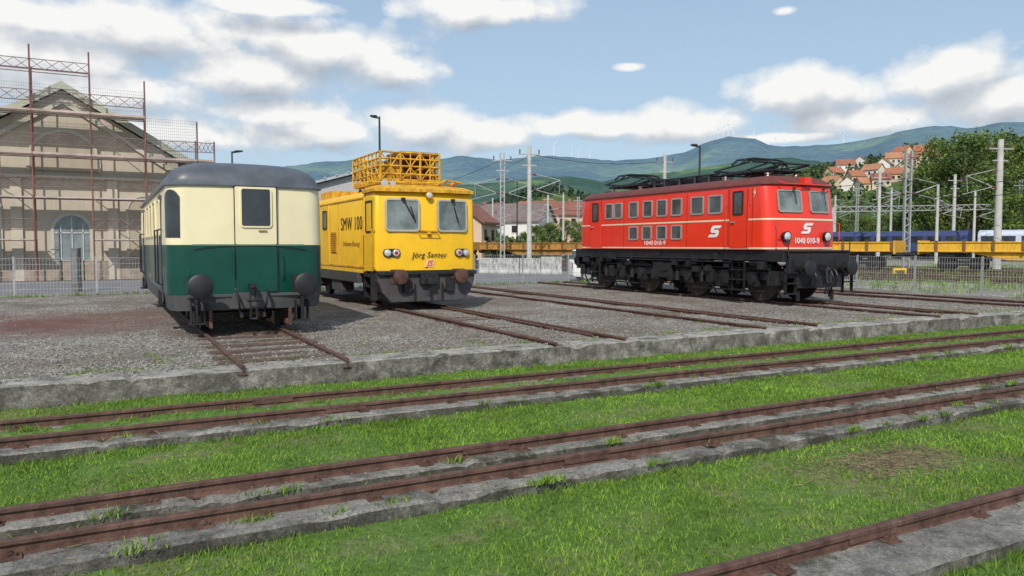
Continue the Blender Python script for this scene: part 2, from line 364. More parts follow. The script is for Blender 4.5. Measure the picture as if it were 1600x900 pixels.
# ---------------------------------------------------------------- grass blades
def noise2(x,y,s,sd): return np.array([mnoise.noise((a*s,b*s,sd)) for a,b in zip(x,y)])
def blades(name,xs,ys,zs,h,w,mat,label):
    n=len(xs); a=np.random.rand(n)*6.283; lean=(np.random.rand(n)*.9+.2)*h*.95; la=np.random.rand(n)*6.283
    dx=np.cos(a)*w/2; dy=np.sin(a)*w/2
    v=np.zeros((n,5,3),dtype=np.float32)
    lx=np.cos(la)*lean; ly=np.sin(la)*lean
    v[:,0]=np.stack([xs-dx,ys-dy,zs],1); v[:,1]=np.stack([xs+dx,ys+dy,zs],1)
    v[:,2]=np.stack([xs+dx*.7+lx*.35,ys+dy*.7+ly*.35,zs+h*.6],1); v[:,3]=np.stack([xs-dx*.7+lx*.35,ys-dy*.7+ly*.35,zs+h*.6],1)
    v[:,4]=np.stack([xs+lx,ys+ly,zs+h],1)
    me=bpy.data.meshes.new(name); me.vertices.add(n*5); me.vertices.foreach_set('co',v.ravel())
    base=np.arange(n)*5
    loops=np.stack([base,base+1,base+2,base+3,base+3,base+2,base+4],1).ravel().astype(np.int32)
    me.loops.add(n*7); me.loops.foreach_set('vertex_index',loops)
    st=np.stack([np.arange(n)*7,np.arange(n)*7+4],1).ravel().astype(np.int32)
    me.polygons.add(n*2); me.polygons.foreach_set('loop_start',st)
    me.update(calc_edges=True); me.validate()
    me.materials.append(mat); o=bpy.data.objects.new(name,me); C.objects.link(o); return tag(o,label,'grass',kind='stuff')
def footd(y):
    d=np.full(len(y),9.)
    for (a,b) in FT: d=np.minimum(d,np.abs(y-(a+b)/2)-(b-a)/2)
    return d
def scatter(n,x0,x1,y0,y1):
    x=np.random.uniform(x0,x1,n); y=np.random.uniform(y0,y1,n)
    d=x*FX+y*FY; l=x*RX+y*RY
    k=(d>2.6)&(np.abs(l)<d*.72+.4); return x[k],y[k],d[k]
x,y,d=scatter(640000,-8,26,1.5,11.4)
nz=noise2(x,y,.8,5)+.6*noise2(x,y,3,9)
f=footd(y); gap=((y>9.4)&(y<10.1))|((y>6.1)&(y<6.7))
dry=np.exp(-(((x-6.9)/.9)**2+((y-4.9)/.45)**2)*1.2)
prob=np.clip(.95+nz*.8,.12,1)*np.where(f>-.02,1,0.0)*np.where(gap,.2,1)*np.clip(8/d,.4,1)*(1-.93*np.clip(dry*1.5,0,1))*np.where(y>10.4,.75,1)
k=np.random.rand(len(x))<prob
x,y,d,nz,f=x[k],y[k],d[k],nz[k],f[k]
hh=(.018+.032*np.random.rand(len(x)))*(1+.5*np.clip(nz,-.6,1))*np.where(f<.1,1.4,1); z=np.array([pitz(a,b) for a,b in zip(x,y)])-.005
blades('grass',x,y,z,hh,.005+.0009*d,m_grassblade,'short uneven green grass between the pit rails')
xs=[];ys=[];hs=[];zs_=[]
for i in range(240):
    q=random.choice(FT[:4]); yy=random.choice([q[0]-.02,q[1]+.02,random.uniform(q[0],q[1])]); cx=random.uniform(-5,22); nn=random.randint(10,60)
    for _ in range(nn): xs.append(cx+random.gauss(0,.08)); ys.append(yy+random.gauss(0,.025)); hs.append(random.uniform(.03,.09)); zs_.append(-.385)
for i in range(260):
    cx=random.uniform(-3,24); cy=random.choice([11.3,11.98,12.02,12.0+abs(random.gauss(0,1.2))])+random.uniform(-.02,.05); nn=random.randint(8,36)
    for _ in range(nn): xs.append(cx+random.gauss(0,.09)); ys.append(cy+random.gauss(0,.04)); hs.append(random.uniform(.02,.07)); zs_.append(-.09 if cy>11.6 else -.37)
blades('weed_tufts',np.array(xs),np.array(ys),np.array(zs_),np.array(hs),.012,m_grassblade,'small weed tufts along concrete joints')
m_litter=M('dry_litter',(.2,.15,.09),.9,var=.4,scale=5)
m=MB()
for i in range(3000):
    if i<1100: cx=random.gauss(6.9,.5); cy=random.gauss(4.95,.25)
    else: cx=random.uniform(-4,20); yy=random.choice(YR); cy=yy+random.gauss(0,.2)
    zt=pitz(cx,cy)+.01 if i<1100 else -.365
    a=random.random()*6.28; L=random.uniform(.02,.08)
    m.cyl((cx,cy,zt),(cx+math.cos(a)*L,cy+math.sin(a)*L,zt+random.uniform(0,.02)),.004,n=3)
tag(m.obj('dry_litter',m_litter,recalc=False),'dry stalks and litter beside rails','litter',kind='stuff')
m=MB()
for i in range(13000):
    if random.random()<.25: 
        q=random.choice(FT); cx=random.uniform(-6,22); cy=random.uniform(q[0],q[1]); zt=-.37; r=random.uniform(.005,.013)
    else: cx=random.uniform(-5,24); cy=11.6+abs(random.gauss(0,3.0)); zt=-.06 if cy<11.9 else gravz(cx,cy); r=random.uniform(.01,.028)
    vs=[Vector(q)*r*random.uniform(.7,1.3)+Vector((cx,cy,zt+r*.3)) for q in((1,0,0),(-1,0,0),(0,1,0),(0,-1,0),(0,0,.8),(0,0,-.8))]
    m.add(vs,[(0,2,4),(2,1,4),(1,3,4),(3,0,4),(2,0,5),(1,2,5),(3,1,5),(0,3,5)])
tag(m.obj('pebbles',M('pebble',(.22,.205,.18),.9,var=.7,scale=9),recalc=False),'loose grey stones on gravel and concrete','pebbles',kind='stuff')
# ---------------------------------------------------------------- GREEN RAILCAR
def buffer_(par,x,y,z,r,L=.5,mat=None,sr=.1,name='buffer'):
    m=MB(); m.cyl((x,y,z),(x,y-L*.5,z),sr*1.25,n=16); m.cyl((x,y-L*.5,z),(x,y-L,z),sr*.8,n=16)
    m.cyl((x,y-L+.03,z),(x,y-L-.02,z),r*.97,r,n=28); m.cyl((x,y-L-.02,z),(x,y-L-.045,z),r,r*.8,n=28); m.box((x,y-.01,z),(sr*3.4,.03,sr*3.4))
    return m.obj(name,mat or m_black,par,smooth=40)
def wheelset(par,y,r,x=.75,name='wheel',mat=None):
    for s in(-1,1):
        m=MB(); m.cyl((s*(x-.02),y,r),(s*(x+.1),y,r),r,n=32); m.cyl((s*(x-.06),y,r),(s*(x-.02),y,r),r+.03,n=32)
        m.cyl((s*(x+.1),y,r),(s*(x+.13),y,r),r*.3,n=16); m.cyl((s*(x+.1),y,r),(s*(x+.11),y,r),r*.82,r*.78,n=32)
        m.obj(name,mat or m_wheel,par,smooth=35)
    MB().cyl((-x,y,r),(x,y,r),.07,n=10).obj('axle',m_dkmetal,par)
G=E('railcar',(2.54,15.7,0),'cream and green railcar with grey roof on rusty track','railcar')
L=11.0;W=1.48;R_=.36;B_=.09
m=MB(); m.loft([plan(W-.05,.03,L-.03,R_,B_,.44),plan(W-.01,.0,L,R_,B_,.745)]); m.obj('skirt',m_grey,G,smooth=35)
m=MB(); m.loft([plan(W,0,L,R_,B_,.75),plan(W+.01,0,L,R_,B_,1.1),plan(W+.01,0,L,R_,B_,1.70)]); m.obj('lower_body',m_green,G,smooth=35)
m=MB(); m.loft([plan(W+.01,0,L,R_,B_,1.705),plan(W,.01,L,R_,B_,2.5),plan(W-.02,.03,L-.03,R_,B_,2.84)]); m.obj('upper_body',m_cream,G,smooth=35)
rr=[plan(W+.03,-.01,L,R_,B_,2.835),plan(W+.03,-.01,L,R_,B_,2.86)]
for z,f in[(2.88,.985),(2.98,.965),(3.08,.93),(3.17,.87),(3.25,.77),(3.31,.62),(3.345,.43),(3.36,.2)]:
    ww=(W)*f; o=(1-f)*1.25; rr.append(plan(ww,o,L-o,min(R_*f+.1*(1-f),ww*.9),B_*f,z))
m=MB(); m.loft(rr); m.obj('roof',m_roofg,G,smooth=50)
m=MB(); m.box((0,-.012,1.70),(2.1,.012,.03)); m.obj('waist_strip',M('pale_green_line',(.08,.16,.11),.4),G)
dx=.12
m=MB(); m.prism([to3(p,(dx,-.005,2.27),*FS) for p in rrect(.78,1.12,.03)],(0,-.02,0)); d1=m.obj('door',m_cream,G,bevel=.006)
m=MB(); m.prism([to3(p,(dx,-.003,1.22),*FS) for p in rrect(.78,.88,.02)],(0,-.02,0)); d2=m.obj('door_lower_panel',m_green,G,bevel=.006)
m=MB(); 
for s in(-1,1): m.box((dx+s*.4,-.0,1.81),(.015,.03,2.08))
m.box((dx,-.0,2.84),(.8,.03,.015)); m.obj('door_seam',m_black,G)  # black strips stand in for the shadow in the door gap
window(d1,(dx,-.028,2.43),FS,.6,.78,.07,.03,m_gl,m_cream)
m=MB(); m.cyl((dx+.04,-.05,1.98),(dx+.2,-.05,1.98),.012,n=6); m.obj('handle',M('brass',(.5,.35,.12),.3,.8),d1)
for x,z in((dx-.44,1.3),(dx+.46,1.3)): MB().path([(x,-.03,z-.2),(x,-.08,z-.2),(x,-.08,z+.25),(x,-.03,z+.25)],.012).obj('handrail',m_green,G)
for s in(-1,1): MB().path([(s*1.12,.0,.85),(s*1.12,-.06,.87),(s*1.12,-.06,1.2),(s*1.12,0,1.22)],.011).obj('handrail',m_green,G)
s=-1
m=MB(); ri=[]; cx=s*(W-R_); cy=B_+R_
for t in range(8):
    a=math.radians(190+t*8.5) ; ca,sa=math.cos(a),math.sin(a)
    ztop=2.45+.3*math.sqrt(max(0,1-((t-3.5)/4.2)**2)); q=R_+.012
    ri.append([(cx+ca*q,cy+sa*q,1.84),(cx+ca*q,cy+sa*q,ztop),(cx+ca*(q-.05),cy+sa*(q-.05),ztop),(cx+ca*(q-.05),cy+sa*(q-.05),1.84)])
m.loft(ri); m.obj('corner_window',m_gl,G,smooth=40)
SX=-W-.012
for yy in(3.6,4.9,6.2,7.5): window(G,(SX,yy,2.28),XS,.95,.8,.06,.04,m_gl,m_cream)
for yy in(1.75,9.2):
    m=MB(); m.prism([to3(p,(SX+.01,yy,1.62),*XS) for p in rrect(.72,2.2,.04)],(-.02,0,0)); dd=m.obj('side_door',m_grey,G)
    window(dd,(SX-.012,yy,2.25),XS,.45,.75,.05,.03,m_gl,m_cream)
    for q in(-1,1): MB().path([(SX,yy+q*.45,.9),(SX-.08,yy+q*.45,.92),(SX-.08,yy+q*.45,2.0),(SX,yy+q*.45,2.02)],.016).obj('handrail',m_black,G)
    m=MB(); m.box((SX+.02,yy,.45),(.25,.6,.03)); m.box((SX+.05,yy-.29,.6),(.2,.02,.3)); m.box((SX+.05,yy+.29,.6),(.2,.02,.3)); m.obj('step',m_dkmetal,G)
for s in(-1,1): buffer_(G,s*.97,.02,.93,.23,.5,m_black,.1)
m=MB(); m.box((0,.05,.72),(2.3,.1,.06)); 
m.prism([(-.3,-.02,.86),(.3,-.02,.86),(.4,-.02,.46),(-.4,-.02,.46)],(0,.05,0)); m.obj('headstock',m_grey,G,bevel=.01)
m=MB(); m.box((0,-.12,.9),(.1,.25,.12)); m.cyl((0,-.2,.92),(0,-.32,.85),.05,n=8); m.cyl((0,-.32,.85),(0,-.3,.74),.045,n=8)
m.path([(-.06,-.3,.84),(-.07,-.34,.52),(.07,-.34,.52),(.06,-.3,.84)],.022); m.cyl((-.12,-.34,.64),(.14,-.34,.64),.03,n=8); m.path([(-.05,-.34,.52),(-.06,-.3,.28),(.06,-.3,.28),(.05,-.34,.52)],.024)
m.obj('coupling',m_black,G)
for x in(-.3,.3):
    pts=[(x,-.03,.82)]+[(x*(1-.25*t)+.0,-.1-.12*math.sin(t*3),.82-.42*t) for t in np.linspace(.1,1,7)]+[(x*.7,-.22,.38)]
    m=MB(); m.path(pts,.022,8); m.cyl(pts[-1],(pts[-1][0],pts[-1][1]-.02,.3),.035,n=8); m.obj('brake_hose',m_black,G)
for s in(-1,1):
    m=MB(); m.box((s*1.0,.25,.42),(.06,.5,.5)); m.box((s*.98,.0,.2),(.3,.25,.03)); m.box((s*1.1,-.0,.4),(.02,.2,.4)); m.box((s*.86,-.0,.4),(.02,.2,.4)); m.obj('step',m_dkmetal,G,bevel=.005)
    m=MB(); m.box((s*.75,-.0,.28),(.06,.05,.36)); m.box((s*.75,.3,.16),(.1,.3,.1)); m.obj('rail_guard',m_rust,G)
for y0 in(1.0,7.6):
    for q in(0,1.7): wheelset(G,y0+q,.38)
    m=MB()
    for s in(-1,1):
        m.box((s*1.0,y0+.85,.5),(.08,2.6,.16))
        for q in(0,1.7):
            m.box((s*1.0,y0+q,.4),(.18,.26,.28)); 
            for k in range(5): m.box((s*1.02,y0+q,.56+.02*k),(.09,.9-.14*k,.016))
    m.box((0,y0+.85,.5),(2,.4,.2)); m.obj('bogie',m_dkmetal,G,bevel=.008)
m=MB(); m.box((0,5.2,.55),(1.9,2.2,.35)); m.box((-1.1,5.2,.5),(.3,1.5,.35)); m.cyl((.5,4.2,.5),(.5,6,.5),.18,n=14); m.obj('underfloor_equipment',m_dkmetal,G,bevel=.02)
# ---------------------------------------------------------------- YELLOW CATENARY VEHICLE
Y=E('maintenance_railcar',(7.8,19.5,0),'yellow catenary maintenance railcar with rooftop work platform and rust','maintenance railcar')
W=1.46;b=.14
m=MB(); m.loft([plan(W,0,1.16,.12,b,1.02),plan(W,0,1.16,.12,b,1.8),plan(W-.02,.03,1.16,.12,b,2.95),plan(W-.06,.10,1.16,.14,b,3.12)]); m.obj('cab',m_yel,Y,smooth=35)
rr=[plan(W+.02,-.06,1.3,.14,b,3.12),plan(W+.02,-.06,1.3,.14,b,3.2),plan(W-.15,.2,1.3,.2,b,3.3),plan(W-.5,.5,1.25,.2,b,3.36)]
m=MB(); m.loft(rr); m.obj('cab_roof',m_yrust,Y,smooth=40)
m=MB(); m.loft([plan(W-.03,1.18,9.2,.05,0,.92),plan(W-.03,1.18,9.2,.05,0,3.0),plan(W-.12,1.2,9.2,.05,0,3.18)]); m.obj('body',m_yel,Y,smooth=30)
def ff(x):
    t=x/(W-.12); y=b*t*t; s=2*b*x/(W-.12)**2; u=Vector((1,s,0)).normalized(); v=Vector((0,.02,1)).normalized(); n=u.cross(v); return y,(u,v,n)
for x in(-.72,.72):
    y,f=ff(x); window(Y,(x,y+.0,2.5),f,.94,.88,.1,.05,m_glp,M('window_rubber',(.4,.38,.33),.6),.03)
    m=MB(); o=Vector((x+.0,y-.06,2.93)); m.cyl(o,o+Vector((.28 if x<0 else .1,-.02,-.5)),.014,n=5); m.cyl(o+Vector((.2 if x<0 else .02,-.03,-.2)),o+Vector((.34 if x<0 else .16,-.02,-.62)),.018,n=5); m.box(o,(.1,.08,.06)); m.obj('wiper',m_black,Y)
for x in(-1,1):
    y,f=ff(x*1.0)
    m=MB(); m.prism([to3(p,(x*1.02,y-.005,1.49),*f) for p in rrect(.47,.22,.105)],f[2]*.02); bz=m.obj('headlight_housing',m_black,Y)
    for q in(-.115,.115):
        o=to3((q,0),(x*1.02,y,1.49),*f,.02); m=MB(); m.cyl(o,o+f[2]*.05,.1,.09,n=20); h=m.obj('headlight',m_steel,Y,smooth=40)
        m=MB(); m.cyl(o+f[2]*.05,o+f[2]*.06,.08,.06,n=20); m.obj('lens',m_lens,h,smooth=40)
        if q*x<0: m=MB(); m.cyl(o+f[2]*.06,o+f[2]*.066,.05,.045,n=14); m.obj('bulb',m_lensr,h)
y0,f0=ff(0)
text(Y,'lettering','Jörg Santer',.21,(0.02,-.012,1.43),f0,m_textd,.22,.0,width=1.03,sp=1.08)
m=MB(); m.prism([to3(p,(.02,-.003,1.2),*f0) for p in [(-.15,-.1),(.11,-.1),(.17,.1),(-.09,.1)]],(0,-.01,0)); lg=m.obj('logo_plate',M('logo_pale',(.75,.5,.25),.5),Y)
text(lg,'logo_lettering','JS',.21,(0.02,-.014,1.2),f0,m_redl,.3,.002,width=.22)
m=MB(); m.cyl((0,-.0,3.04),(0,-.1,3.04),.09,n=20); h=m.obj('top_headlight',m_yrust,Y,smooth=40); MB().cyl((0,-.1,3.04),(0,-.115,3.04),.075,.05,n=20).obj('lens',m_lens,h)
m=MB(); m.box((0,-.04,2.02),(.1,.06,.08)); m.box((0,-.03,2.08),(.5,.05,.03)); m.obj('front_fittings',m_yrust,Y)
m=MB(); m.path([(-.28,-.02,2.0),(-.28,-.1,2.0),(.28,-.1,2.0),(.28,-.02,2.0)],.015); m.obj('handrail',m_yrust,Y)
m_rg=M('rusty_grey',(.055,.058,.063),.6,var=.3,scale=4,dirt=(.11,.05,.03),dirtamt=.4)
m=MB(); m.prism([(-1.42,.05,1.02),(1.42,.05,1.02),(1.4,.05,.72),(1.28,.05,.42),(1.05,.05,.16),(-1.05,.05,.16),(-1.28,.05,.42),(-1.4,.05,.72)],(0,1.0,0)); m.obj('skirt',m_rg,Y,bevel=.03)
m=MB(); m.box((0,.02,.95),(2.86,.12,.1)); m.box((0,-.02,.8),(.5,.16,.34)); m.box((0,-.12,.72),(.2,.2,.16)); m.cyl((0,-.1,.6),(0,-.1,.3),.04,n=8); m.obj('coupling',m_dkmetal,Y,bevel=.02)
for s in(-1,1): buffer_(Y,s*.88,.05,.86,.2,.3,M('rusty_buffer',(.085,.042,.03),.85,var=.5,scale=6,bmp=.3),.11)
for s in(-1,1):
    m=MB(); m.box((s*.62,-.0,.62),(.22,.1,.36)); m.box((s*.4,-.0,.42),(.03,.06,.5)); m.box((s*.5,.0,.5),(.24,.05,.05)); m.obj('bracket',m_dkmetal,Y,bevel=.01)
SX=-W-.005
window(Y,(SX,.58,2.46),XS,.6,.86,.06,.05,m_glp,m_black)
m=MB(); m.prism([to3(p,(SX+.005,.6,2.0),*XS) for p in rrect(.8,2.0,.05)],(-.014,0,0)); m.obj('side_door',m_yel,Y,bevel=.005)
SX=-W+.025
text(Y,'lettering','SMW 100',.54,(SX,2.4,2.3),XS,m_textd,0,.0,width=2.15,sp=1.12)
text(Y,'lettering','Schienen Bauzug',.2,(SX,2.45,1.74),XS,M('brown_lettering',(.42,.23,.015),.6),.25,.0,width=1.7)
for yy,w in((5.3,.9),(8.0,.9)):
    m=MB(); m.prism([to3(p,(SX+.005,yy,2.0),*XS) for p in rrect(w,1.9,.04)],(-.02,0,0)); dd=m.obj('body_door',m_yel,Y,bevel=.006)
    window(dd,(SX-.014,yy,2.5),XS,.5,.6,.05,.04,m_glp,m_black)
for yy in(4.3,6.6):
    m=MB(); m.box((SX,yy,1.78),(.02,.66,.66))
    for k in range(9): m.box((SX-.015,yy,1.5+k*.07),(.03,.6,.03))
    m.obj('louvre',m_yrust,Y)
m=MB()
for yy in(1.22,3.75,4.75,6.0,7.3): m.box((SX-.003,yy,2.04),(.012,.02,1.88))
m.box((SX-.003,5.2,1.08),(.02,8,.05)); m.box((SX-.003,5.2,3.0),(.03,8,.04)); m.obj('panel_seams',m_yrust,Y)
for q in(.14,1.06): MB().path([(-W,q,1.1),(-W-.09,q,1.12),(-W-.09,q,2.1),(-W,q,2.12)],.014).obj('handrail',m_yrust,Y)
m=MB(); m.box((-W+.06,5.2,.78),(.14,7,.3)); m.box((0,5.2,.76),(2.5,7.6,.28)); m.box((-1.2,4.2,.5),(.4,1.1,.4)); m.box((-1.2,6.6,.55),(.4,.8,.3)); m.obj('underframe',m_rg,Y,bevel=.02)
m=MB()
for k in range(3): m.box((-W+.06,.6,.3+.28*k),(.3,.6,.03))
m.box((-W+.02,.3,.6),(.2,.02,.75)); m.box((-W+.02,.9,.6),(.2,.02,.75)); m.obj('step',m_dkmetal,Y)
for q in(2.2,7.4): wheelset(Y,q,.42)
m=MB()
for q in(2.2,7.4):
    for s in(-1,1):
        m.box((s*1.02,q,.45),(.2,.34,.34))
        for k in range(6): m.box((s*1.04,q,.66+.02*k),(.09,1.3-.18*k,.017))
m.obj('suspension',m_dkmetal,Y,bevel=.006)
m=MB()
for q in(2.0,8.6): m.box((0,q,3.24),(2.2,.1,.12))
m.box((-.9,5.3,3.22),(.1,7,.08)); m.box((.9,5.3,3.22),(.1,7,.08)); m.box((-.4,6.8,3.36),(1.2,1.6,.3)); m.obj('roof_frame',m_yrust,Y,bevel=.01)
PL=MB(); z0,z1=3.48,4.28
xa,xb,ya,yb=-1.0,.75,1.0,3.6
PL.box(((xa+xb)/2,(ya+yb)/2,z0),(xb-xa,yb-ya,.14),0)
plat=PL.obj('work_platform',m_yplat,Y,bevel=.01)
m=MB(); nx=6
for i in range(nx+1):
    x=xa+(xb-xa)*i/nx
    for yy in(ya,yb): m.cyl((x,yy,z0),(x,yy,z1),.034 if i%2==0 else .02,n=6)
for yy in np.linspace(ya,yb,8):
    for x in(xa,xb): m.cyl((x,yy,z0),(x,yy,z1),.03,n=6)
for z in(z0+.2,z0+.42,z0+.62,z1):
    m.path([(xa,ya,z),(xb,ya,z),(xb,yb,z),(xa,yb,z),(xa,ya,z)],.03)
for i in range(3):
    x=xa+(xb-xa)*i/3; x2=xa+(xb-xa)*(i+1)/3; m.cyl((x,ya,z0),(x2,ya,z1),.022,n=5); m.cyl((x2,ya,z0),(x,ya,z1),.018,n=5)
    yy=ya+.86*i; m.cyl((xa,yy,z0),(xa,yy+.86,z1),.022,n=5); m.cyl((xb,yy,z0),(xb,yy+.86,z1),.022,n=5)
m.obj('railing',m_yplat,plat)
m_rb=M('rust_brown',(.13,.055,.03),.8,var=.5,scale=5)
m=MB(); m.box((.2,1.75,z1-.0),(1.15,1.2,.12)); m.box((.2,2.2,z0+.4),(1.0,1.2,.68)); m.obj('machinery_box',m_rb,plat,bevel=.01)
m=MB(); m.box((-.5,1.7,z0+.25),(.55,.7,.44)); m.cyl((.62,1.2,z0),(.62,1.2,z1+.06),.05,n=8); m.cyl((-.2,1.3,z0+.1),(.5,1.3,z0+.5),.05,n=8); m.cyl((-.7,3.2,z0+.2),(.5,3.2,z0+.2),.14,n=12); m.cyl((-.8,1.2,z0),(-.2,2.4,z1-.1),.04,n=6); m.cyl((-.2,1.2,z0),(.1,3.0,z1-.05),.035,n=6); m.obj('hydraulics',m_yplat,plat)
m=MB(); m.cyl((-1.0,2.4,z0-.15),(.75,2.4,z0-.15),.05,n=8)
for x in(-.9,-.1,.7):
    for yy in(1.1,2.4,3.55): m.cyl((x,yy,3.15),(x+.12,yy,3.5),.03,n=6); m.cyl((x+.2,yy,3.15),(x+.05,yy,3.5),.03,n=6)
m.obj('platform_legs',m_yrust,Y)
m=MB(); m.cyl((-1.1,.65,3.3),(-1.1,.35,3.36),.04,.1,n=14); m.cyl((-.85,.65,3.3),(-.85,.4,3.36),.03,.08,n=14); m.box((-1,.75,3.26),(.5,.2,.1)); m.obj('horn',m_steel,Y,smooth=40)
m=MB(); m.cyl((1.0,.6,3.2),(1.0,.6,3.38),.03,n=8); m.cyl((1.0,.6,3.36),(1.0,.6,3.48),.08,.06,n=16); m.obj('beacon',M('orange_beacon',(.7,.25,.02),.3),Y)
m=MB(); m.path([(-1.25,.9,3.42),(-.4,.3,3.4),(.5,.3,3.4),(1.2,.9,3.42)],.022); m.path([(.3,.4,3.3),(.7,.4,3.5),(1.2,.5,3.45),(1.35,1.2,3.5)],.03); m.obj('roof_pipes',m_yrust,Y)
# ---------------------------------------------------------------- RED LOCOMOTIVE
R=E('locomotive',(18.6,16.2,0),'red electric locomotive with two pantographs and black running gear','locomotive')
W=1.48;b=.12;L=10.2;r=.3
m=MB(); m.loft([plan(W,0,L,r,b,1.56),plan(W,0,L,r,b,2.4),plan(W,.03,L-.03,r,b,2.6),plan(W-.01,.14,L-.14,r,b,3.4),plan(W-.02,.17,L-.17,r,b,3.5)]); m.obj('body',m_red,R,smooth=35)
rr=[plan(W+.03,.1,L-.1,r,b,3.49),plan(W+.03,.1,L-.1,r,b,3.53)]
for z,f in((3.6,.965),(3.68,.89),(3.74,.78),(3.78,.6),(3.8,.4)): rr.append(plan(W*f,.15+(1-f)*.9,L-.15-(1-f)*.9,r*f,b*f,z))
m=MB(); m.loft(rr); m.obj('roof',m_dred,R,smooth=50)
def band(z0,z1,mat,name,off=.006,dy=0,dy1=0):
    p0=plan(W+off,-off+dy,L+off-dy,r,b,z0); p1=plan(W+off,-off+dy1,L+off-dy1,r,b,z1); m=MB(); m.loft([p0,p1],0,False,False); return m.obj(name,mat,R,smooth=40)
band(2.44,2.49,m_stripe,'stripe',.008,.0,.01); band(1.585,1.63,m_stripe,'lower_stripe')
SX=-W-.004
def sy(px): k=(px-800)/1200; X=18.6-W; return (.883*X-.469*X*k)/(.469+.883*k)-16.2
m_fg=M('frame_grey',(.3,.28,.26),.5)
for px,w in((952,.5),(966,.5),(990,.55),(1012,.55),(1034,.55),(1057,.55),(1089,.62),(1117,.62)): window(R,(SX,sy(px),2.98),XS,w,.6,.07,.05,m_glr,m_fg)
for px in(990,1011,1034,1057): window(R,(SX,sy(px),2.13),XS,.55,.5,.06,.05,m_glr,m_fg)
for px in(1153,931):
    yy=sy(px); m=MB(); m.prism([to3(p,(SX+.004,yy,2.5),*XS) for p in rrect(.72,1.8,.05)],(-.014,0,0)); dd=m.obj('cab_door',m_red,R,bevel=.006)
    m=MB(); 
    for q in(-.375,.375): m.box((SX-.002,yy+q,2.5),(.008,.018,1.8))
    m.obj('door_seam',M('seam_dark',(.12,.02,.015),.7),dd)
    window(dd,(SX-.012,yy,2.98),XS,.42,.72,.05,.04,m_glr,m_black)
    MB().box((SX-.04,yy+.2,2.4),(.06,.12,.03)).obj('handle',m_steel,dd)
    for q in(-.48,.48): MB().path([(SX,yy+q,1.65),(SX-.08,yy+q,1.67),(SX-.08,yy+q,2.9),(SX,yy+q,2.92)],.014).obj('handrail',m_red,R)
    m=MB()
    for k in range(4): m.box((SX+.02,yy,.35+.3*k),(.22,.5,.03))
    m.box((SX+.04,yy-.25,.85),(.05,.03,1.2)); m.box((SX+.04,yy+.25,.85),(.05,.03,1.2)); m.obj('ladder',m_black,R)
for px in(1175,975,1073,1137): MB().box((SX-.001,sy(px),2.5),(.006,.012,1.8)).obj('body_seam',M('seam_dark',(.12,.02,.015),.7),R)
emblem(R,(SX,sy(1117),2.13),XS,.37,m_white)
text(R,'lettering','1040 010-9',.23,(SX,sy(1023),1.77),XS,m_white,0,.0,width=1.15)
m=MB(); m.prism([to3(p,(SX,sy(1178),3.25),*XS,.004) for p in [(-.05,0),(.03,.16),(.0,.04),(.06,.04),(-.04,-.16),(0,-.02)]],(-.005,0,0)); m.obj('warning_sign',m_stripe,R)
def rf(x,z):
    t=x/(W-r); y=b*t*t; s=2*b*x/(W-r)**2; 
    sl=.14 if z>2.6 else 0; yy=y+(.03+(z-2.6)*.1375 if z>2.6 else 0)
    u=Vector((1,s*.9,0)).normalized(); v=Vector((0,sl,1)).normalized(); n=u.cross(v).normalized(); return yy,(u,v,n)
for x in(-.62,.62):
    yy,f=rf(x,3.0); window(R,(x,yy-.004,3.0),f,.9,.68,.09,.045,m_glp,m_fg,.03)
    m=MB(); o=Vector((x+.1,yy-.08,3.38)); m.cyl(o,o+Vector((.12,.0,-.45)),.012,n=5); m.box(o,(.08,.06,.05)); m.obj('wiper',m_black,R)
emblem(R,(0.0,-.01,2.2),FS,.32,m_white)
text(R,'lettering','1040 010-9',.24,(0,-.006,1.82),FS,m_white,0,.002,width=1.02,lift=.012)
for x in(-.86,.86):
    yy,f=rf(x,1.9); m=MB(); o=Vector((x,yy,1.95)); m.cyl(o+Vector((0,.1,0)),o-Vector((0,.13,0)),.12,.16,n=24); h=m.obj('headlight',m_black,R,smooth=40)
    MB().cyl(o-Vector((0,.125,0)),o-Vector((0,.155,0)),.135,.1,n=24).obj('lens',m_lens,h,smooth=50)
m=MB(); m.path([(-1.1,.1,3.56),(-.9,-.0,3.5),(.9,-.0,3.5),(1.1,.1,3.56)],.02); m.box((0,.08,3.62),(.3,.2,.2)); m.obj('rain_gutter',m_red,R)
for s in(-1,1): MB().path([(s*1.25,.0,1.7),(s*1.3,-.1,1.72),(s*1.3,-.1,2.35),(s*1.25,.05,2.37)],.014).obj('handrail',m_red,R)
m=MB(); m.box((0,L/2,1.38),(2.75,L+.8,.34)); m.box((0,-.43,1.1),(2.5,.16,.7)); m.box((0,L+.43,1.1),(2.5,.16,.7))
m.box((0,-.25,1.52),(2.7,.45,.05)); m.box((0,-.48,.62),(1.9,.1,.35)); m.obj('frame',m_black,R,bevel=.02)
for s in(-1,1):
    buffer_(R,s*.88,-.5,1.05,.23,.42,m_black,.15)
    o=buffer_(R,s*.88,-(L+.5),1.05,.23,.42,m_black,.15); o.rotation_euler[2]=math.pi
m=MB(); m.box((0,-.65,1.05),(.14,.3,.16)); m.cyl((0,-.75,1.05),(0,-.87,.95),.05,n=8); m.path([(-.07,-.8,1),(-.08,-.85,.6),(.08,-.85,.6),(.07,-.8,1)],.028); m.path([(-.06,-.85,.6),(-.06,-.75,.3),(.06,-.75,.3),(.06,-.85,.6)],.028); m.obj('coupling',m_dkmetal,R)
for x in(-.55,-.35,.35,.55):
    m=MB(); m.path([(x,-.53,1.0)]+[(x,-.55-.14*math.sin(t*3.1),1.0-.5*t) for t in np.linspace(.1,1,7)],.026,8); m.obj('brake_hose',m_black,R)
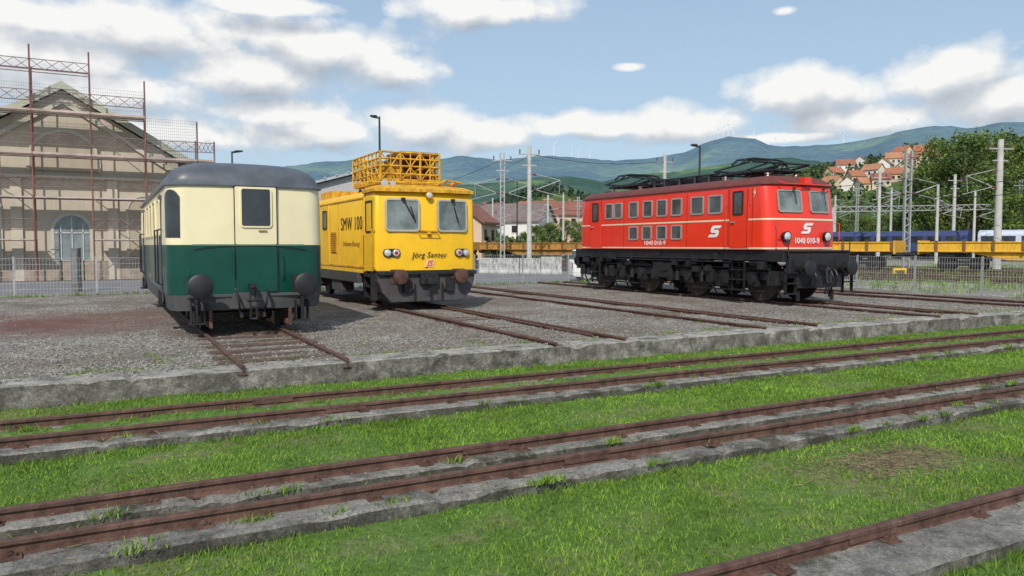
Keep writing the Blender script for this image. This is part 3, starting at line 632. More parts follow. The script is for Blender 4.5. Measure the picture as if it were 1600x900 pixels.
for s in(-1,1):
    m=MB(); 
    for k in range(3): m.box((s*1.2,-.5,.3+.3*k),(.42,.22,.03))
    m.box((s*1.4,-.5,.65),(.02,.1,.75)); m.box((s*1.0,-.5,.65),(.02,.1,.75)); m.box((s*.72,-.35,.22),(.1,.06,.3)); m.obj('step',m_black,R)
    MB().path([(s*1.3,-.49,1.4),(s*1.3,-.49,1.85),(s*1.3,-.1,1.85)],.016).obj('handrail',m_black,R)
for y0 in(.9,6.35):
    for q in(0,2.9): wheelset(R,y0+q,.66,.76)
    m=MB()
    for s in(-1,1):
        m.box((s*1.12,y0+1.45,.78),(.1,4.3,.26))
        m.box((s*1.1,y0+1.45,.55),(.12,1.1,.3))
        for q in(0,2.9):
            m.box((s*1.18,y0+q,.66),(.2,.4,.42)); m.cyl((s*1.28,y0+q,.66),(s*1.34,y0+q,.66),.15,n=14)
            for k in range(7): m.box((s*1.2,y0+q,.95+.025*k),(.1,1.5-.18*k,.02))
            for qq in(-.62,.62): m.cyl((s*1.2,y0+q+qq,.8),(s*1.2,y0+q+qq,1.15),.04,n=8); m.cyl((s*1.2,y0+q+qq,.5),(s*1.2,y0+q+qq,.8),.09,n=10)
            for qq in(-.78,.78): m.box((s*.8,y0+q+qq,.6),(.16,.1,.42))
        for q in(-.9,1.1,1.8,3.8): m.box((s*1.2,y0+q,.72),(.26,.3,.42)); m.cyl((s*1.2,y0+q,.5),(s*1.0,y0+q,.12),.03,n=6)
        m.box((s*1.1,y0+1.45,.3),(.06,3.6,.05)); m.cyl((s*1.25,y0-.6,1.0),(s*1.25,y0+3.6,1.0),.03,n=6)
    m.box((0,y0+1.45,.6),(1.9,1.1,.5)); m.obj('bogie',m_black,R,bevel=.01)
m=MB(); m.box((-1.15,5.07,.85),(.4,1.0,.55)); m.box((1.15,5.07,.85),(.4,1.0,.55)); m.cyl((-.9,4.3,1.05),(-.9,5.9,1.05),.16,n=14); m.box((0,5.07,.85),(1.6,1.6,.5)); m.obj('underframe_tanks',m_black,R,bevel=.02)
m=MB()
for i in range(40):
    yy=random.uniform(.2,L-.2); m.box((-W+.1+random.uniform(0,.1),yy,random.uniform(.9,1.4)),(random.uniform(.1,.2),random.uniform(.1,.4),random.uniform(.08,.25)))
m.path([(-1.42,.3,1.27),(-1.42,L-.3,1.27)],.025); m.path([(-1.4,.3,1.17),(-1.4,L-.3,1.2)],.02); m.obj('pipework',m_black,R)
def panto(par,y0,h=0):
    for x in(-.6,.6):
        for q in(-.9,.9):
            e=MB()
            for k in range(3): e.cyl((x,y0+q,3.7+.08*k),(x,y0+q,3.76+.08*k),.1,.08,n=12)
            e.obj('insulator',m_ins,par)
    m=MB(); z=3.98
    for x in(-.62,.62): m.path([(x,y0-1.0,z),(x,y0+1.0,z)],.045)
    for q in(-1,-.3,.3,1): m.path([(-.7,y0+q,z),(.7,y0+q,z)],.04)
    m.box((0,y0,z+.02),(.5,.5,.14)); m.cyl((-.3,y0-.9,z+.06),(-.3,y0+.9,z+.06),.06,n=8); m.cyl((.3,y0-.9,z+.06),(.3,y0+.9,z+.06),.06,n=8)
    fr=m.obj('pantograph',m_dkmetal,par)
    m=MB(); z2=4.14
    for s in(-1,1):
        for x in(-.55,.55): m.cyl((x,y0+s*.25,z),(x*.95,y0+s*1.5,z2),.036,n=6); m.cyl((x*.95,y0+s*1.5,z2),(x*.7,y0+s*.06,z2+.2),.028,n=6)
        m.cyl((-.52,y0+s*1.5,z2),(.52,y0+s*1.5,z2),.03,n=6); m.cyl((-.5,y0+s*.25,z),(.52,y0+s*1.5,z2),.02,n=5); m.cyl((.5,y0+s*.25,z),(-.52,y0+s*1.5,z2),.02,n=5)
        m.path([(-1.0,y0+s*.2,z2+.08),(-.78,y0+s*.2,z2+.24),(-.5,y0+s*.2,z2+.28),(.5,y0+s*.2,z2+.28),(.78,y0+s*.2,z2+.24),(1.0,y0+s*.2,z2+.08)],.036)
    m.obj('arms',m_dkmetal,fr)
panto(R,1.9); panto(R,8.2)
m=MB()
for yy in(3.7,4.4,5.2,6.0,6.6):
    for x in(-.5,.5): m.cyl((x,yy,3.74),(x,yy,4.05),.07,.05,n=8)
    m.path([(-.6,yy,4.05),(.6,yy,4.05)],.03)
m.path([(-.5,3.2,4.06),(-.5,7,4.06)],.028); m.path([(.5,3.2,4.08),(.5,7,4.08)],.025); m.box((0,5.0,3.92),(.8,1.3,.22)); m.box((.2,6.3,3.95),(.5,.5,.26)); m.box((-.1,3.9,3.92),(.4,.4,.25)); m.path([(-.9,.6,3.72),(-.9,9.5,3.72)],.025)
for yy in(.7,9.4): m.box((-.5,yy,3.78),(.3,.3,.12))
m.obj('roof_equipment',m_dkmetal,R)
# ---------------------------------------------------------------- FENCE
def fence(p0,p1,label,h=1.35):
    a=Vector((p0[0],p0[1],0)); d=Vector((p1[0],p1[1],0))-a; Ln=d.length; ang=math.atan2(d.y,d.x)
    e=E('mesh_fence',(p0[0],p0[1],-.1),label,'fence','galvanised fences around the yard',ang)
    n=int(round(Ln/2.5)); st=Ln/n
    for i in range(n+1): 
        m=MB(); m.box((i*st,0,h/2+.02),(.06,.04,h+.06)); m.obj('post',m_steel,e)
    for i in range(n):
        m=MB(); x=i*st+.06
        while x<(i+1)*st-.04: m.box((x,-.03,h/2+.03),(.009,.009,h-.06)); x+=.1
        for k in range(7): m.box(((i+.5)*st,-.03,.06+k*(h-.06)/6),(st-.04,.014,.012))
        m.obj('mesh_panel',m_steel,e,recalc=False)
fence((-25,31.1),(27,31.1),'long grey wire mesh fence along the asphalt road')
fence((27,31.1),(27.6,3.6),'grey wire mesh fence beside the railway yard')
# ---------------------------------------------------------------- LEFT BUILDING
m_wall=M('station_render',(.49,.43,.34),.9,var=.1,scale=.6,dirt=(.37,.32,.25),dirtamt=.42,bmp=.2,bscale=20)
m_trim=M('pale_trim',(.48,.46,.38),.8,var=.1)
BX=-1.65;BY=46;HW=5.7;ZE=6.3;ZP=9.75
Bd=E('gabled_station_building',(BX,BY,-.12),'beige rendered gable building wrapped in scaffolding','building')
m=MB(); m.prism([(-HW+.3,0,0),(HW-.3,0,0),(HW-.3,0,ZE+.1),(0,0,ZP),(-HW+.3,0,ZE+.1)],(0,22,0)); m.obj('wall',m_wall,Bd)
m=MB(); m.box((0,-.05,.5),(HW*2-.5,.12,1.0)); m.obj('plinth',M('plinth_stone',(.32,.26,.2),.9,var=.25,scale=3,bmp=.4),Bd)
for s in(-1,1):
    m=MB(); m.prism([(0,-.3,ZP+.1),(s*(HW+.4),-.3,ZE-.15),(s*(HW+.4),-.3,ZE+.1),(0,-.3,ZP+.35)],(0,22.5,0)); m.obj('roof_slope',M('roof_sheet',(.3,.31,.27),.7,var=.15),Bd)
    m=MB(); m.prism([(0,-.38,ZP),(s*(HW+.45),-.38,ZE-.27),(s*(HW+.45),-.38,ZE+.13),(0,-.38,ZP+.4)],(0,.07,0)); m.obj('bargeboard',M('bargeboard_green',(.42,.43,.33),.7,var=.1),Bd)
    m=MB(); m.prism([(0,-.16,ZP-.7),(s*(HW-.3),-.16,ZE-.8),(s*(HW-.3),-.16,ZE-.55),(0,-.16,ZP-.45)],(0,.17,0)); m.obj('gable_cornice',m_trim,Bd)
    for x in(.0,1): MB().box((s*(2.15+x*3.0),-.06,2.6),(.5,.12,5.2)).obj('pilaster',M('pilaster_render',(.52,.46,.37),.9,var=.08),Bd)
def archpoly(w,h,n=14): return [(-w/2,0),(w/2,0)]+[(w/2*math.cos(math.pi*i/n),h-w/2+w/2*math.sin(math.pi*i/n)) for i in range(n+1)]
def arch(par,x,z,w,h,mat,name,frame=None,dep=.05,fw=.18,fd=.08):
    g=MB().prism([(x+a,-.02,z+c) for a,c in archpoly(w,h)],(0,-dep,0)).obj(name,mat,par)
    if frame:
        po=archpoly(w+2*fw,h+fw); pi=archpoly(w,h); mm=MB()
        r=[[(x+a,-.015,z+c) for a,c in po],[(x+a,-.015-fd,z+c) for a,c in po],[(x+a,-.015-fd,z+c) for a,c in pi],[(x+a,-.015,z+c) for a,c in pi]]
        mm.loft(r,0,False,False); mm.obj('surround',frame,g)
    return g
m_film=M('window_film',(.2,.235,.24),.35,var=.3,scale=3); m_wall2=M('infill_render',(.41,.35,.27),.9,var=.12,scale=1)
dw=arch(Bd,.25,0,1.6,3.35,m_film,'door',m_trim,.05,.16)
m=MB()
for x,hh_ in((-.5,2.9),(0,3.3),(.5,2.9)): m.box((x+.25,-.09,hh_/2),(.05,.04,hh_))
for z in(1.0,2.45): m.box((.25,-.09,z),(1.56,.04,.06))
m.obj('frame',M('frame_offwhite',(.5,.5,.47),.6),dw)
for x in(-3.65,3.65): arch(Bd,x,1.2,1.5,3.2,m_wall2,'blind_window',m_trim,.04,.14)
arch(Bd,0,5.6,3.0,2.0,m_wall2,'arched_panel',m_trim,.04,.16)
m=MB(); m.box((0,-.1,5.3),(HW*2-.6,.2,.16)); m.obj('string_course',m_trim,Bd)
Sc=E('scaffold',(BX,BY-1.4,-.12),'rust red tube scaffold with planks and netting on building front','scaffold')
xu=[-6.4,-3.85,-1.3,1.25,3.75,6.25,7.1]; tops=[10.3,10.6,11.6,11.5,10.3,8.4,7.4]
for x,t in zip(xu,tops):
    for y in(0,.9):
        MB().cyl((x,y,0),(x,y,t-(0 if y==0 else .9)),.042,n=8).obj('upright',m_skred,Sc)
for lv in range(1,6):
    z=2.1*lv
    for i in range(6):
        if lv>=5 and i not in(1,2): continue
        if lv>=4 and i>=4: continue
        if lv==1 and i==2: continue
        a,c=xu[i],xu[i+1]
        if lv<5:
            m=MB(); m.box(((a+c)/2,.2,z),(c-a-.02,.4,.045)); m.box(((a+c)/2,.62,z),(c-a-.02,.38,.045)); m.obj('plank_deck',m_plank,Sc)
            if lv>2: MB().box(((a+c)/2,-.02,z+.06),(c-a,.03,.1)).obj('toe_board',M('toe_board',(.48,.38,.32),.8,var=.35,scale=1),Sc)
        m=MB(); zb=z if lv<5 else z-.6
        for q in(.5,1.0): m.cyl((a,-.03,zb+q),(c,-.03,zb+q),.022,n=6)
        n=4
        for k in range(n):
            xa_=a+(c-a)*k/n; xb_=a+(c-a)*(k+1)/n
            m.cyl((xa_,-.03,zb+.5),(xb_,-.03,zb+1.0),.013,n=4); m.cyl((xa_,-.03,zb+1.0),(xb_,-.03,zb+.5),.013,n=4)
        m.obj('guard_rail',m_skst,Sc)
        for y in(0,.9): MB().cyl((a,y,z-.05),(c,y,z-.05),.026,n=6).obj('ledger',m_skst,Sc)
for p,q in(((xu[0],.2),(xu[1],2.1)),((xu[1],2.1),(xu[0],4.2)),((xu[3],.2),(xu[4],2.1)),((xu[4],2.1),(xu[3],4.2)),((xu[4],4.2),(xu[5],6.3)),((xu[2],4.2),(xu[1],6.3)),((xu[3],8.4),(xu[4],6.3))): MB().cyl((p[0],-.05,p[1]),(q[0],-.05,q[1]),.025,n=6).obj('brace',m_skst,Sc)
m=MB()
for i in range(26): x=xu[4]+.1*i; m.box((x,-.06,7.4),(.01,.008,2.0))
for k in range(14): m.box(((xu[4]+xu[5])/2,-.06,6.45+k*.15),(2.5,.008,.01))
for i0 in(0,1,2,3):
    for i in range(26): x=xu[i0]+.1*i; m.box((x,-.06,9.2),(.008,.008,1.05))
    for k in range(7): m.box(((xu[i0]+xu[i0+1])/2,-.06,8.7+k*.17),(2.5,.008,.008))
m.obj('safety_net',M('net_grey',(.22,.23,.24),.8),Sc,recalc=False)
# ---------------------------------------------------------------- HILLS
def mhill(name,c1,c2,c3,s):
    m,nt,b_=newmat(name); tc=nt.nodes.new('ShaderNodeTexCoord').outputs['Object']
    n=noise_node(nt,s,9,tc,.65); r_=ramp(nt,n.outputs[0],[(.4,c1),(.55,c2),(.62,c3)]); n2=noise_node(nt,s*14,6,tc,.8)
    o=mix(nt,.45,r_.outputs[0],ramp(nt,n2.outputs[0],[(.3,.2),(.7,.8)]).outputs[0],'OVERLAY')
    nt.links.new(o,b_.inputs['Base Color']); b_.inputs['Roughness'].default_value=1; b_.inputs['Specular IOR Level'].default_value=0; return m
LY={}
def hill(name,prof,R0,R1,mat,label,pw=.9,nr=26,na=260,rough=.03):
    pa=[azel(p[0],p[1]) for p in prof]; az=np.linspace(pa[0][0],pa[-1][0],na); el=np.interp(az,[a for a,_ in pa],[e for _,e in pa])
    def pos(a,s):
        e=np.interp(a,az,el); r_=R0+(R1-R0)*s; zr=CH+math.tan(e)*R1
        z=-1+(zr+1)*s**pw*(1+ rough*mnoise.noise((a*25,s*4,R1*.01))*math.sin(s*3.14)*3+rough*.5*mnoise.noise((a*90,s*3,5)))
        return (r_*math.sin(a),r_*math.cos(a),z)
    vs=[pos(a,s) for s in np.linspace(0,1,nr) for a in az]
    vs+=[( (R1*1.25)*math.sin(a),(R1*1.25)*math.cos(a),-2) for a in az]
    fs=[]
    for j in range(nr):
        for i in range(na-1): a=j*na+i; fs.append((a,a+1,a+na+1,a+na))
    m=MB(); m.add(vs,fs); LY[name]=pos
    o=m.obj(name,mat,smooth=80); tag(o,label,'hill',kind='structure'); return o
far=[(-900,330),(-300,300),(200,300),(380,270),(450,260),(500,253),(560,250),(620,255),(680,250),(720,243),(780,250),(850,243),(900,246),(960,251),(1020,247),(1070,238),(1110,220),(1140,213),(1180,217),(1210,229),(1260,228),(1310,225),(1370,215),(1420,202),(1470,196),(1520,201),(1560,191),(1620,190),(1800,200),(2300,230),(3000,300)]
mid=[(350,330),(500,300),(640,290),(740,288),(790,284),(850,276),(900,276),(940,284),(1000,272),(1060,268),(1100,262),(1160,252),(1230,246),(1290,254),(1400,240),(1500,236),(1700,230),(2100,260)]
near=[(700,345),(760,330),(800,312),(835,300),(870,296),(900,302),(930,316),(990,330),(1050,335),(1100,310),(1200,300),(1240,285),(1290,272),(1350,258),(1420,240),(1500,232),(1620,225),(1800,225),(2200,300)]
hill('far_mountain',far,1800,3600,mhill('mountain_haze_blue',(.1,.165,.215),(.125,.195,.225),(.16,.24,.22),.0022),'distant forested mountain ridge tinted with blue haze',.8)  # aerial haze is painted into the ridge as a bluish base colour
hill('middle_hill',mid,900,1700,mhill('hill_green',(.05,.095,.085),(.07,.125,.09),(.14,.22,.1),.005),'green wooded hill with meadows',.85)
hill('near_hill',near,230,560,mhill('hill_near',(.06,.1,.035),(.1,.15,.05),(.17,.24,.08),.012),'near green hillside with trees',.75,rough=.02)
def onhill(name,px,py):
    a,e=azel(px,py); best=None
    for s in np.linspace(.05,1,60):
        p=LY[name](a,s); ee=math.atan2(p[2]-CH,math.hypot(p[0],p[1]))
        if ee>=e: return p
    return LY[name](a,.98)
def woods(name,pts,mat,label,q=26,hs=(7,12)):
    m=MB()
    for (x,y,z) in pts:
        H=random.uniform(*hs); w=H*random.uniform(.3,.45); con=random.random()<.4
        for k in range(q):
            t=random.random(); a=random.random()*6.28
            rad=w*(1-t)*1.1 if con else w*math.sin(max(.15,t)*3.0)*random.uniform(.6,1.05)
            c=Vector((x+math.cos(a)*rad*.8,y+math.sin(a)*rad*.8,z+H*(.1+.85*t))); s_=w*random.uniform(.18,.38)
            n=Vector((random.gauss(0,1),random.gauss(0,1),random.gauss(.5,1))).normalized(); u=n.orthogonal().normalized()*s_; v=n.cross(u)
            m.add([c+u,c+v*.8,c-u,c-v*.9],[(0,1,2,3)])
    return tag(m.obj(name,mat,recalc=False),label,'woods',kind='stuff')
m_far1=m_leaf('forest_leaves',(.085,.13,.055),.25,.08)
hp=[(1303,278),(1320,266),(1336,284),(1345,262),(1364,274),(1325,294),(1382,266),(1300,292),(1376,288),(1396,256),(1410,246),(1427,258),(1441,244),(1456,253),(1414,272),(1592,246),(1574,256),(1608,262),(1350,294),(1398,280)]
hpos=[onhill('near_hill',px,py+5) for px,py in hp]
pts=[]
for i in range(1500):
    px=random.uniform(1110,1640); a=azel(px,300)[0]; s=random.uniform(.05,1)**.8
    if mnoise.noise((a*30,s*5,2))<-.12: continue
    p=LY['near_hill'](a,s); bad=False
    if 1280<px<1490 and random.random()<.3: continue
    dp=math.hypot(p[0],p[1])
    for h_ in hpos:
        dh=math.hypot(h_[0],h_[1]); ah=math.atan2(h_[0],h_[1])
        if abs(ah-a)*dh<5.5 and dh-40<dp<dh+5: bad=True
    if not bad: pts.append(p)
woods('woodland',pts,m_far1,'dense mixed woodland covering the hillside',30,(5,9))
pts=[]
for i in range(300):
    px=random.uniform(755,960); a=azel(px,300)[0]; s=random.uniform(.6,1) ; 
    if px>880 and s>.75: continue
    pts.append(LY['near_hill'](a,s))
woods('conifer_wood',pts,m_leaf('conifer_leaves',(.045,.08,.05),.1,.08),'dark conifer wood on a low hill',26,(4,7))
def turbine(p,H,k):
    e=E('wind_turbine',p,'white wind turbine on the mountain ridge','wind turbine','wind turbines on the ridge',-A+random.uniform(-.6,.6))
    MB().cyl((0,0,-5),(0,0,H),H*.028,H*.016,n=8).obj('tower',m_white,e)
    m=MB(); m.box((0,-H*.02,H),(H*.04,H*.1,H*.045)); m.obj('nacelle',m_white,e)
    for i in range(3):
        a=k+i*2.094; m=MB(); d=Vector((math.cos(a),0,math.sin(a))); m.cyl(Vector((0,-H*.08,H)),Vector((0,-H*.08,H))+d*H*.5,H*.018,H*.007,n=5); m.obj('blade',m_white,e)
for px,py,h in((1122,216,34),(1130,214,38),(1138,213,40),(1146,214,34),(1177,217,32),(865,243,42),(893,246,34),(903,246,28),(921,249,26),(1318,225,36),(1418,203,36),(1395,208,28),(1212,229,28),(1225,229,26)):
    a,e=azel(px,py); x,y,z=LY['far_mountain'](a,1.0); turbine((x,y,z-4),h*1.35,random.random()*2)
# ---------------------------------------------------------------- HOUSES
roofc=[(.34,.13,.075),(.28,.11,.07),(.22,.09,.065),(.38,.18,.1),(.17,.13,.12)]
wallc=[(.66,.63,.55),(.6,.5,.33),(.68,.66,.62),(.6,.44,.32),(.55,.53,.48)]
def house(p,w,d,h,rh,wc,rc,rz,label,nw=3,group='houses on the hillside',st=2,ov=.5):
    e=E('house',p,label,'house',group,rz)
    wm=M('house_wall_%d'%wc,wallc[wc],.9,var=.08,scale=.5); rm=M('house_roof_%d'%rc,roofc[rc],.85,var=.2,scale=.8)
    m=MB(); m.prism([(-w/2,-d/2,-3),(-w/2,d/2,-3),(-w/2,d/2,h),(-w/2,0,h+rh),(-w/2,-d/2,h)],(w,0,0)); m.obj('wall',wm,e)
    m=MB()
    for s in(-1,1): m.prism([(-w/2-ov,s*(d/2+ov),h-.3),(-w/2-ov,0,h+rh+.05),(-w/2-ov,0,h+rh+.3),(-w/2-ov,s*(d/2+ov),h-.05)],(w+2*ov,0,0))
    rf_=m.obj('roof',rm,e); MB().box((w*.2,.6,h+rh),(.7,.7,1.8)).obj('chimney',M('chimney_brick',(.3,.15,.1),.9),rf_)
    for fl in range(st):
        for i in range(nw):
            x=-w/2+w*(i+.5)/nw; z=h-1.6-2.6*fl
            if z<.8: continue
            g_=MB().box((x,-d/2-.03,z),(1.0,.08,1.3)).obj('window',m_gl,e)
            MB().box((x,-d/2-.04,z-.75),(1.3,.14,.1)).obj('sill',m_white,g_)
for i,p in enumerate(hpos):
    dd=math.hypot(p[0],p[1]); k=max(.6,dd/440); a=math.atan2(p[0],p[1])
    house((p[0],p[1],p[2]-.3),random.uniform(7,9.5)*k,7*k,4.4*k,2.9*k,random.choice([0,1,1,2,3,4]),random.choice([0,1,3,2,0]),-a+random.choice([-.5,-.2,.3,.6,1.3])+random.uniform(-.2,.2),'small hillside house with red brown pitched roof',ov=.4)
def hs(px,d,w,dp,h,rh,wc,rc,rz,label,nw=4,st=2,z=-.1): x,y=P(px,d); house((x,y,z),w,dp,h,rh,wc,rc,-A+rz,label,nw,'town buildings beyond the railway',st)
hs(805,150,13,10,6.4,3.2,2,4,-.35,'white two storey house with dark pitched roof',4)
hs(768,160,9,8,6.8,3.0,2,4,.6,'white house with dark roof beside the railway',3)
hs(872,175,13,10,8.6,2.8,3,2,.1,'tan apartment house with brown red roof',5)
hs(840,210,10,9,10.5,3,1,1,-.4,'ochre house with red roof',3,3)
hs(905,200,10,9,9.5,3.2,0,0,.4,'pale house with red tiled roof',3,3)
hs(722,95,6,7,4.6,2.6,3,2,1.3,'brown red roofed shed beyond the road',2)
hs(745,130,7,8,5.2,3,4,4,.2,'grey house with dark roof',3)
x,y=P(520,75); H=E('industrial_hall',(x,y,-.1),'grey hall with ribbed metal sawtooth roof','hall',rz=-A+.25)
m=MB(); m.prism([(-9,0,0),(7,0,0),(7,0,5.5),(5.0,0,9.4),(-9,0,5.6)],(0,22,0)); m.obj('wall',M('hall_wall',(.4,.4,.4),.8),H)
m=MB(); m.prism([(-9.6,-.6,5.5),(5.0,-.6,9.5),(5.0,-.6,9.75),(-9.6,-.6,5.75)],(0,23,0))
for k in range(14): 
    t=k/13; m.box((-9.5+14.4*t,10.9,5.8+4.0*t),(.18,23.2,.16))
m.obj('ribbed_roof',M('hall_roof',(.38,.4,.42),.5,.3,var=.15),H)
# ---------------------------------------------------------------- street lamps
def lamp(px,d,H,arm,label,rz=0):
    x,y=P(px,d); e=E('street_lamp',(x,y,-.12),label,'street lamp','black street lamps along the yard',-A+rz)
    MB().cyl((0,0,0),(0,0,H),.1,.06,n=10).obj('pole',m_lampblk,e)
    MB().cyl((0,0,0),(0,0,1.2),.13,n=10).obj('base',m_lampblk,e)
    m=MB(); m.prism([(-.1,0,H-.02),(arm*.3,-.0,H+.05),(arm,0,H+.06),(arm,0,H-.03),(0,0,H-.12)],(0,.22,0)); m.box((arm*.75,.11,H+.05),(abs(arm)*.8,.36,.09)); m.obj('lamp_head',m_lampblk,e,bevel=.01)
lamp(595,48,9.75,-.5,'tall black street lamp with short arm'); lamp(366,62,9.3,.7,'black street lamp behind the railcar roof')
lamp(1091,52,8.5,-.5,'black street lamp behind the locomotive'); lamp(808,95,9.8,-.8,'distant black street lamp beside the railway')
# ---------------------------------------------------------------- catenary masts
m_mast2=M('mast_steel',(.38,.39,.39),.6,.3,var=.15)
def mast(px,d,H,arms,label,w=.34,kind=0):
    x,y=P(px,d); e=E('catenary_mast',(x,y,-.12),label,'catenary mast','catenary masts in the railway yard',-A+.15)
    m=MB(); 
    if kind==0: m.cyl((0,0,0),(0,0,H),w*.55,w*.38,n=12)
    else:
        for s in(-1,1): m.box((s*w*.42,0,H/2),(.1,.2,H))
        for k in range(int(H/.5)): m.box((0,0,.3+k*.5),(w*.85,.03,.06),0,Matrix.Rotation(.6 if k%2 else -.6,3,'Y'))
    m.obj('post',m_mast if kind==0 else m_mast2,e)
    for s in arms:
        m=MB(); m.cyl((0,0,H*.62),(s*2.6,0,H*.72),.04,n=6); m.cyl((0,0,H*.78),(s*2.6,0,H*.72),.03,n=6); m.cyl((s*.5,0,H*.64),(s*2.9,0,H*.58),.03,n=6); m.cyl((s*2.6,0,H*.72),(s*2.5,0,H*.6),.024,n=5); m.obj('cantilever',m_mast2,e)
        for q in((.25,.63,.6,.645),(.25,.77,.6,.76)): MB().cyl((s*q[0],0,H*q[1]),(s*q[2],0,H*q[3]),.07,n=8).obj('insulator',m_ins,e)
    if H>9:
        m=MB(); m.box((0,0,H*.93),(1.8,.1,.1)); m.box((0,0,H*.84),(1.2,.1,.1))
        m.obj('crossarm',m_mast2,e)
        for s in(-1,1): MB().cyl((s*.8,0,H*.93),(s*.8,0,H*.97),.06,n=6).obj('insulator',m_ins,e)
    return e
ML=[(785,72,10.4,(-1,1),.42,1),(827,64,10.0,(1,),.4,0),(1037,75,10.6,(1,),.4,0),(1415,58,8.9,(-1,1),.55,1),(1557,55,9.3,(-1,),.5,0),(1371,90,10.4,(1,),.42,0),(1488,92,10.2,(-1,),.42,0),(1337,110,10.6,(-1,1),.4,1),(1540,112,9.4,(1,),.4,0),(856,120,9.6,(-1,),.4,0),(903,130,10,(1,),.4,1),(1440,120,10,(1,),.4,0),(1303,120,9.5,(1,),.4,0),(1590,95,9.8,(-1,),.4,1),(1462,75,7.6,(1,),.3,0),(1390,105,9.6,(-1,),.35,0),(1520,85,7.8,(1,),.3,0),(770,110,8.5,(1,),.3,0),(880,100,8.6,(-1,),.3,0)]
for px,d,H_,ar,w,k in ML: mast(px,d,H_,ar,'grey concrete catenary mast with cantilever arms' if k==0 else 'lattice steel catenary mast with cantilever arms',w,k)
def wire(a,b,label='thin overhead wire above the railway yard',r=.022):
    a=Vector(a);b=Vector(b); m=MB(); pts=[]
    for i in range(9): t=i/8; p=a.lerp(b,t); p.z-=.5*math.sin(t*math.pi); pts.append(tuple(p-a))
    m.path(pts,r,4); o=m.obj('overhead_wire',m_dkmetal,loc=a,recalc=False); tag(o,label,'overhead wire','overhead wires'); return o
def PZ(px,d,z): x,y=P(px,d); return (x,y,z)
for (p0,d0,z0_),(p1,d1,z1_) in [((785,72,9.6),(827,64,9.2)),((785,72,9.6),(620,110,9)),((827,64,6.4),(1037,75,6.6)),((1037,75,7.5),(1415,58,6.5)),((1415,58,6.5),(1640,50,6.4)),((1371,90,7.4),(1640,75,7.2)),((1415,58,8.3),(1557,55,8.7)),((1337,110,7.5),(1640,95,7.2)),((1337,110,6.4),(1640,95,6.0)),((785,72,6.2),(700,95,6.2)),((903,130,7.2),(1037,75,7.3)),((1371,90,9.6),(1488,92,9.4)),((1488,92,9.4),(1700,85,9.2)),((856,120,7),(1037,75,6.5)),((827,64,9.2),(1037,75,9.8)),((1415,58,5.6),(1640,50,5.5)),((1303,120,7.6),(1640,100,6.6))]:
    wire(PZ(p0,d0,z0_),PZ(p1,d1,z1_))
x,y=P(1300,100); x2,y2=P(1600,92); e=E('signal_gantry',(x,y,0),'thin lattice portal beam spanning yard tracks','gantry',rz=math.atan2(y2-y,x2-x)); Ln=math.hypot(x2-x,y2-y)
m=MB()
for z in(6.0,6.6): m.cyl((0,0,z),(Ln,0,z),.06,n=5)
k=0
while k<Ln-1: m.cyl((k,0,6.0),(k+.6,0,6.6),.035,n=4); m.cyl((k+.6,0,6.6),(k+1.2,0,6.0),.035,n=4); k+=1.2
m.obj('beam',m_mast2,e)
for q in(0,Ln): MB().box((q,0,3.3),(.3,.3,6.6)).obj('leg',m_mast2,e)
# ---------------------------------------------------------------- yard wagons
P1=Vector((50.8,27.4,0)); U=Vector((-.34,.94,0)).normalized(); NV=Vector((U.y,-U.x,0))
ang=math.atan2(U.y,U.x)
def ytrack(off,z=0):
    e=E('yard_track',P1-U*40+NV*off,'yard railway track on weedy ballast','railway track','tracks in the railway yard',ang)
    for s in(-1,1):
        m=MB(); m.loft([[(x,a,zz) for a,zz in railprof(s*.75,0)] for x in(0,170)]); m.obj('rail',m_rust,e)
    m=MB()
    for i in range(260): m.box((i*.65,0,-.12),(.25,2.4,.1))
    s_=m.obj('sleepers',m_wood,e); s_['kind']='stuff'
for off in(-13.5,-9,-4.6,0,5,10): ytrack(off)
def wagon(t,Lw,label,mat):
    e=E('flat_wagon',P1+U*t,label,'flat wagon','flat wagons in the railway yard',ang)
    m=MB(); m.box((Lw/2,0,1.28),(Lw-1.0,2.6,.12)); 
    for s in(-1,1):
        m.prism([(.5,s*1.35,1.25),(Lw-.5,s*1.35,1.25),(Lw-.5,s*1.35,1.9),(.5,s*1.35,1.9)],(0,-s*.1,0))
        m.prism([(3.5,s*1.2,1.2),(Lw-3.5,s*1.2,1.2),(Lw-5.5,s*1.2,.75),(5.5,s*1.2,.75)],(0,-s*.12,0))
        m.box((Lw/2,s*1.38,1.88),(Lw-1,.08,.08)); m.box((Lw/2,s*1.38,1.3),(Lw-1,.08,.1))
    m.obj('deck',mat,e,bevel=.02)
    m=MB(); x=.6
    while x<Lw-.5:
        for s in(-1,1): m.box((x,s*1.42,1.6),(.14,.12,.78))
        x+=1.6
    st_=m.obj('stanchions',M('wagon_brown',(.2,.09,.04),.7,var=.3),e); st_['kind']='stuff'
    for q in(.5,Lw-.5): MB().box((q,0,1.55),(.1,2.6,.9)).obj('end_board',mat,e)
    for q in(2.0,Lw-3.8):
        for w in(0,1.8):
            for s in(-1,1): MB().cyl((q+w,s*.68,.46),(q+w,s*.82,.46),.46,n=20).obj('wheel',m_wheel,e)
        m=MB()
        for s in(-1,1): m.box((q+.9,s*1.0,.5),(2.5,.1,.3)); m.box((q,s*1.02,.46),(.3,.2,.3)); m.box((q+1.8,s*1.02,.46),(.3,.2,.3))
        m.box((q+.9,0,.95),(.6,1.8,.3)); m.obj('bogie',m_dkmetal,e)
    for q,sg in((0.5,-1),(Lw-.5,1)):
        for s in(-1,1): MB().cyl((q,s*.88,1.05),(q+sg*.5,s*.88,1.05),.16,n=12).obj('buffer',m_dkmetal,e)
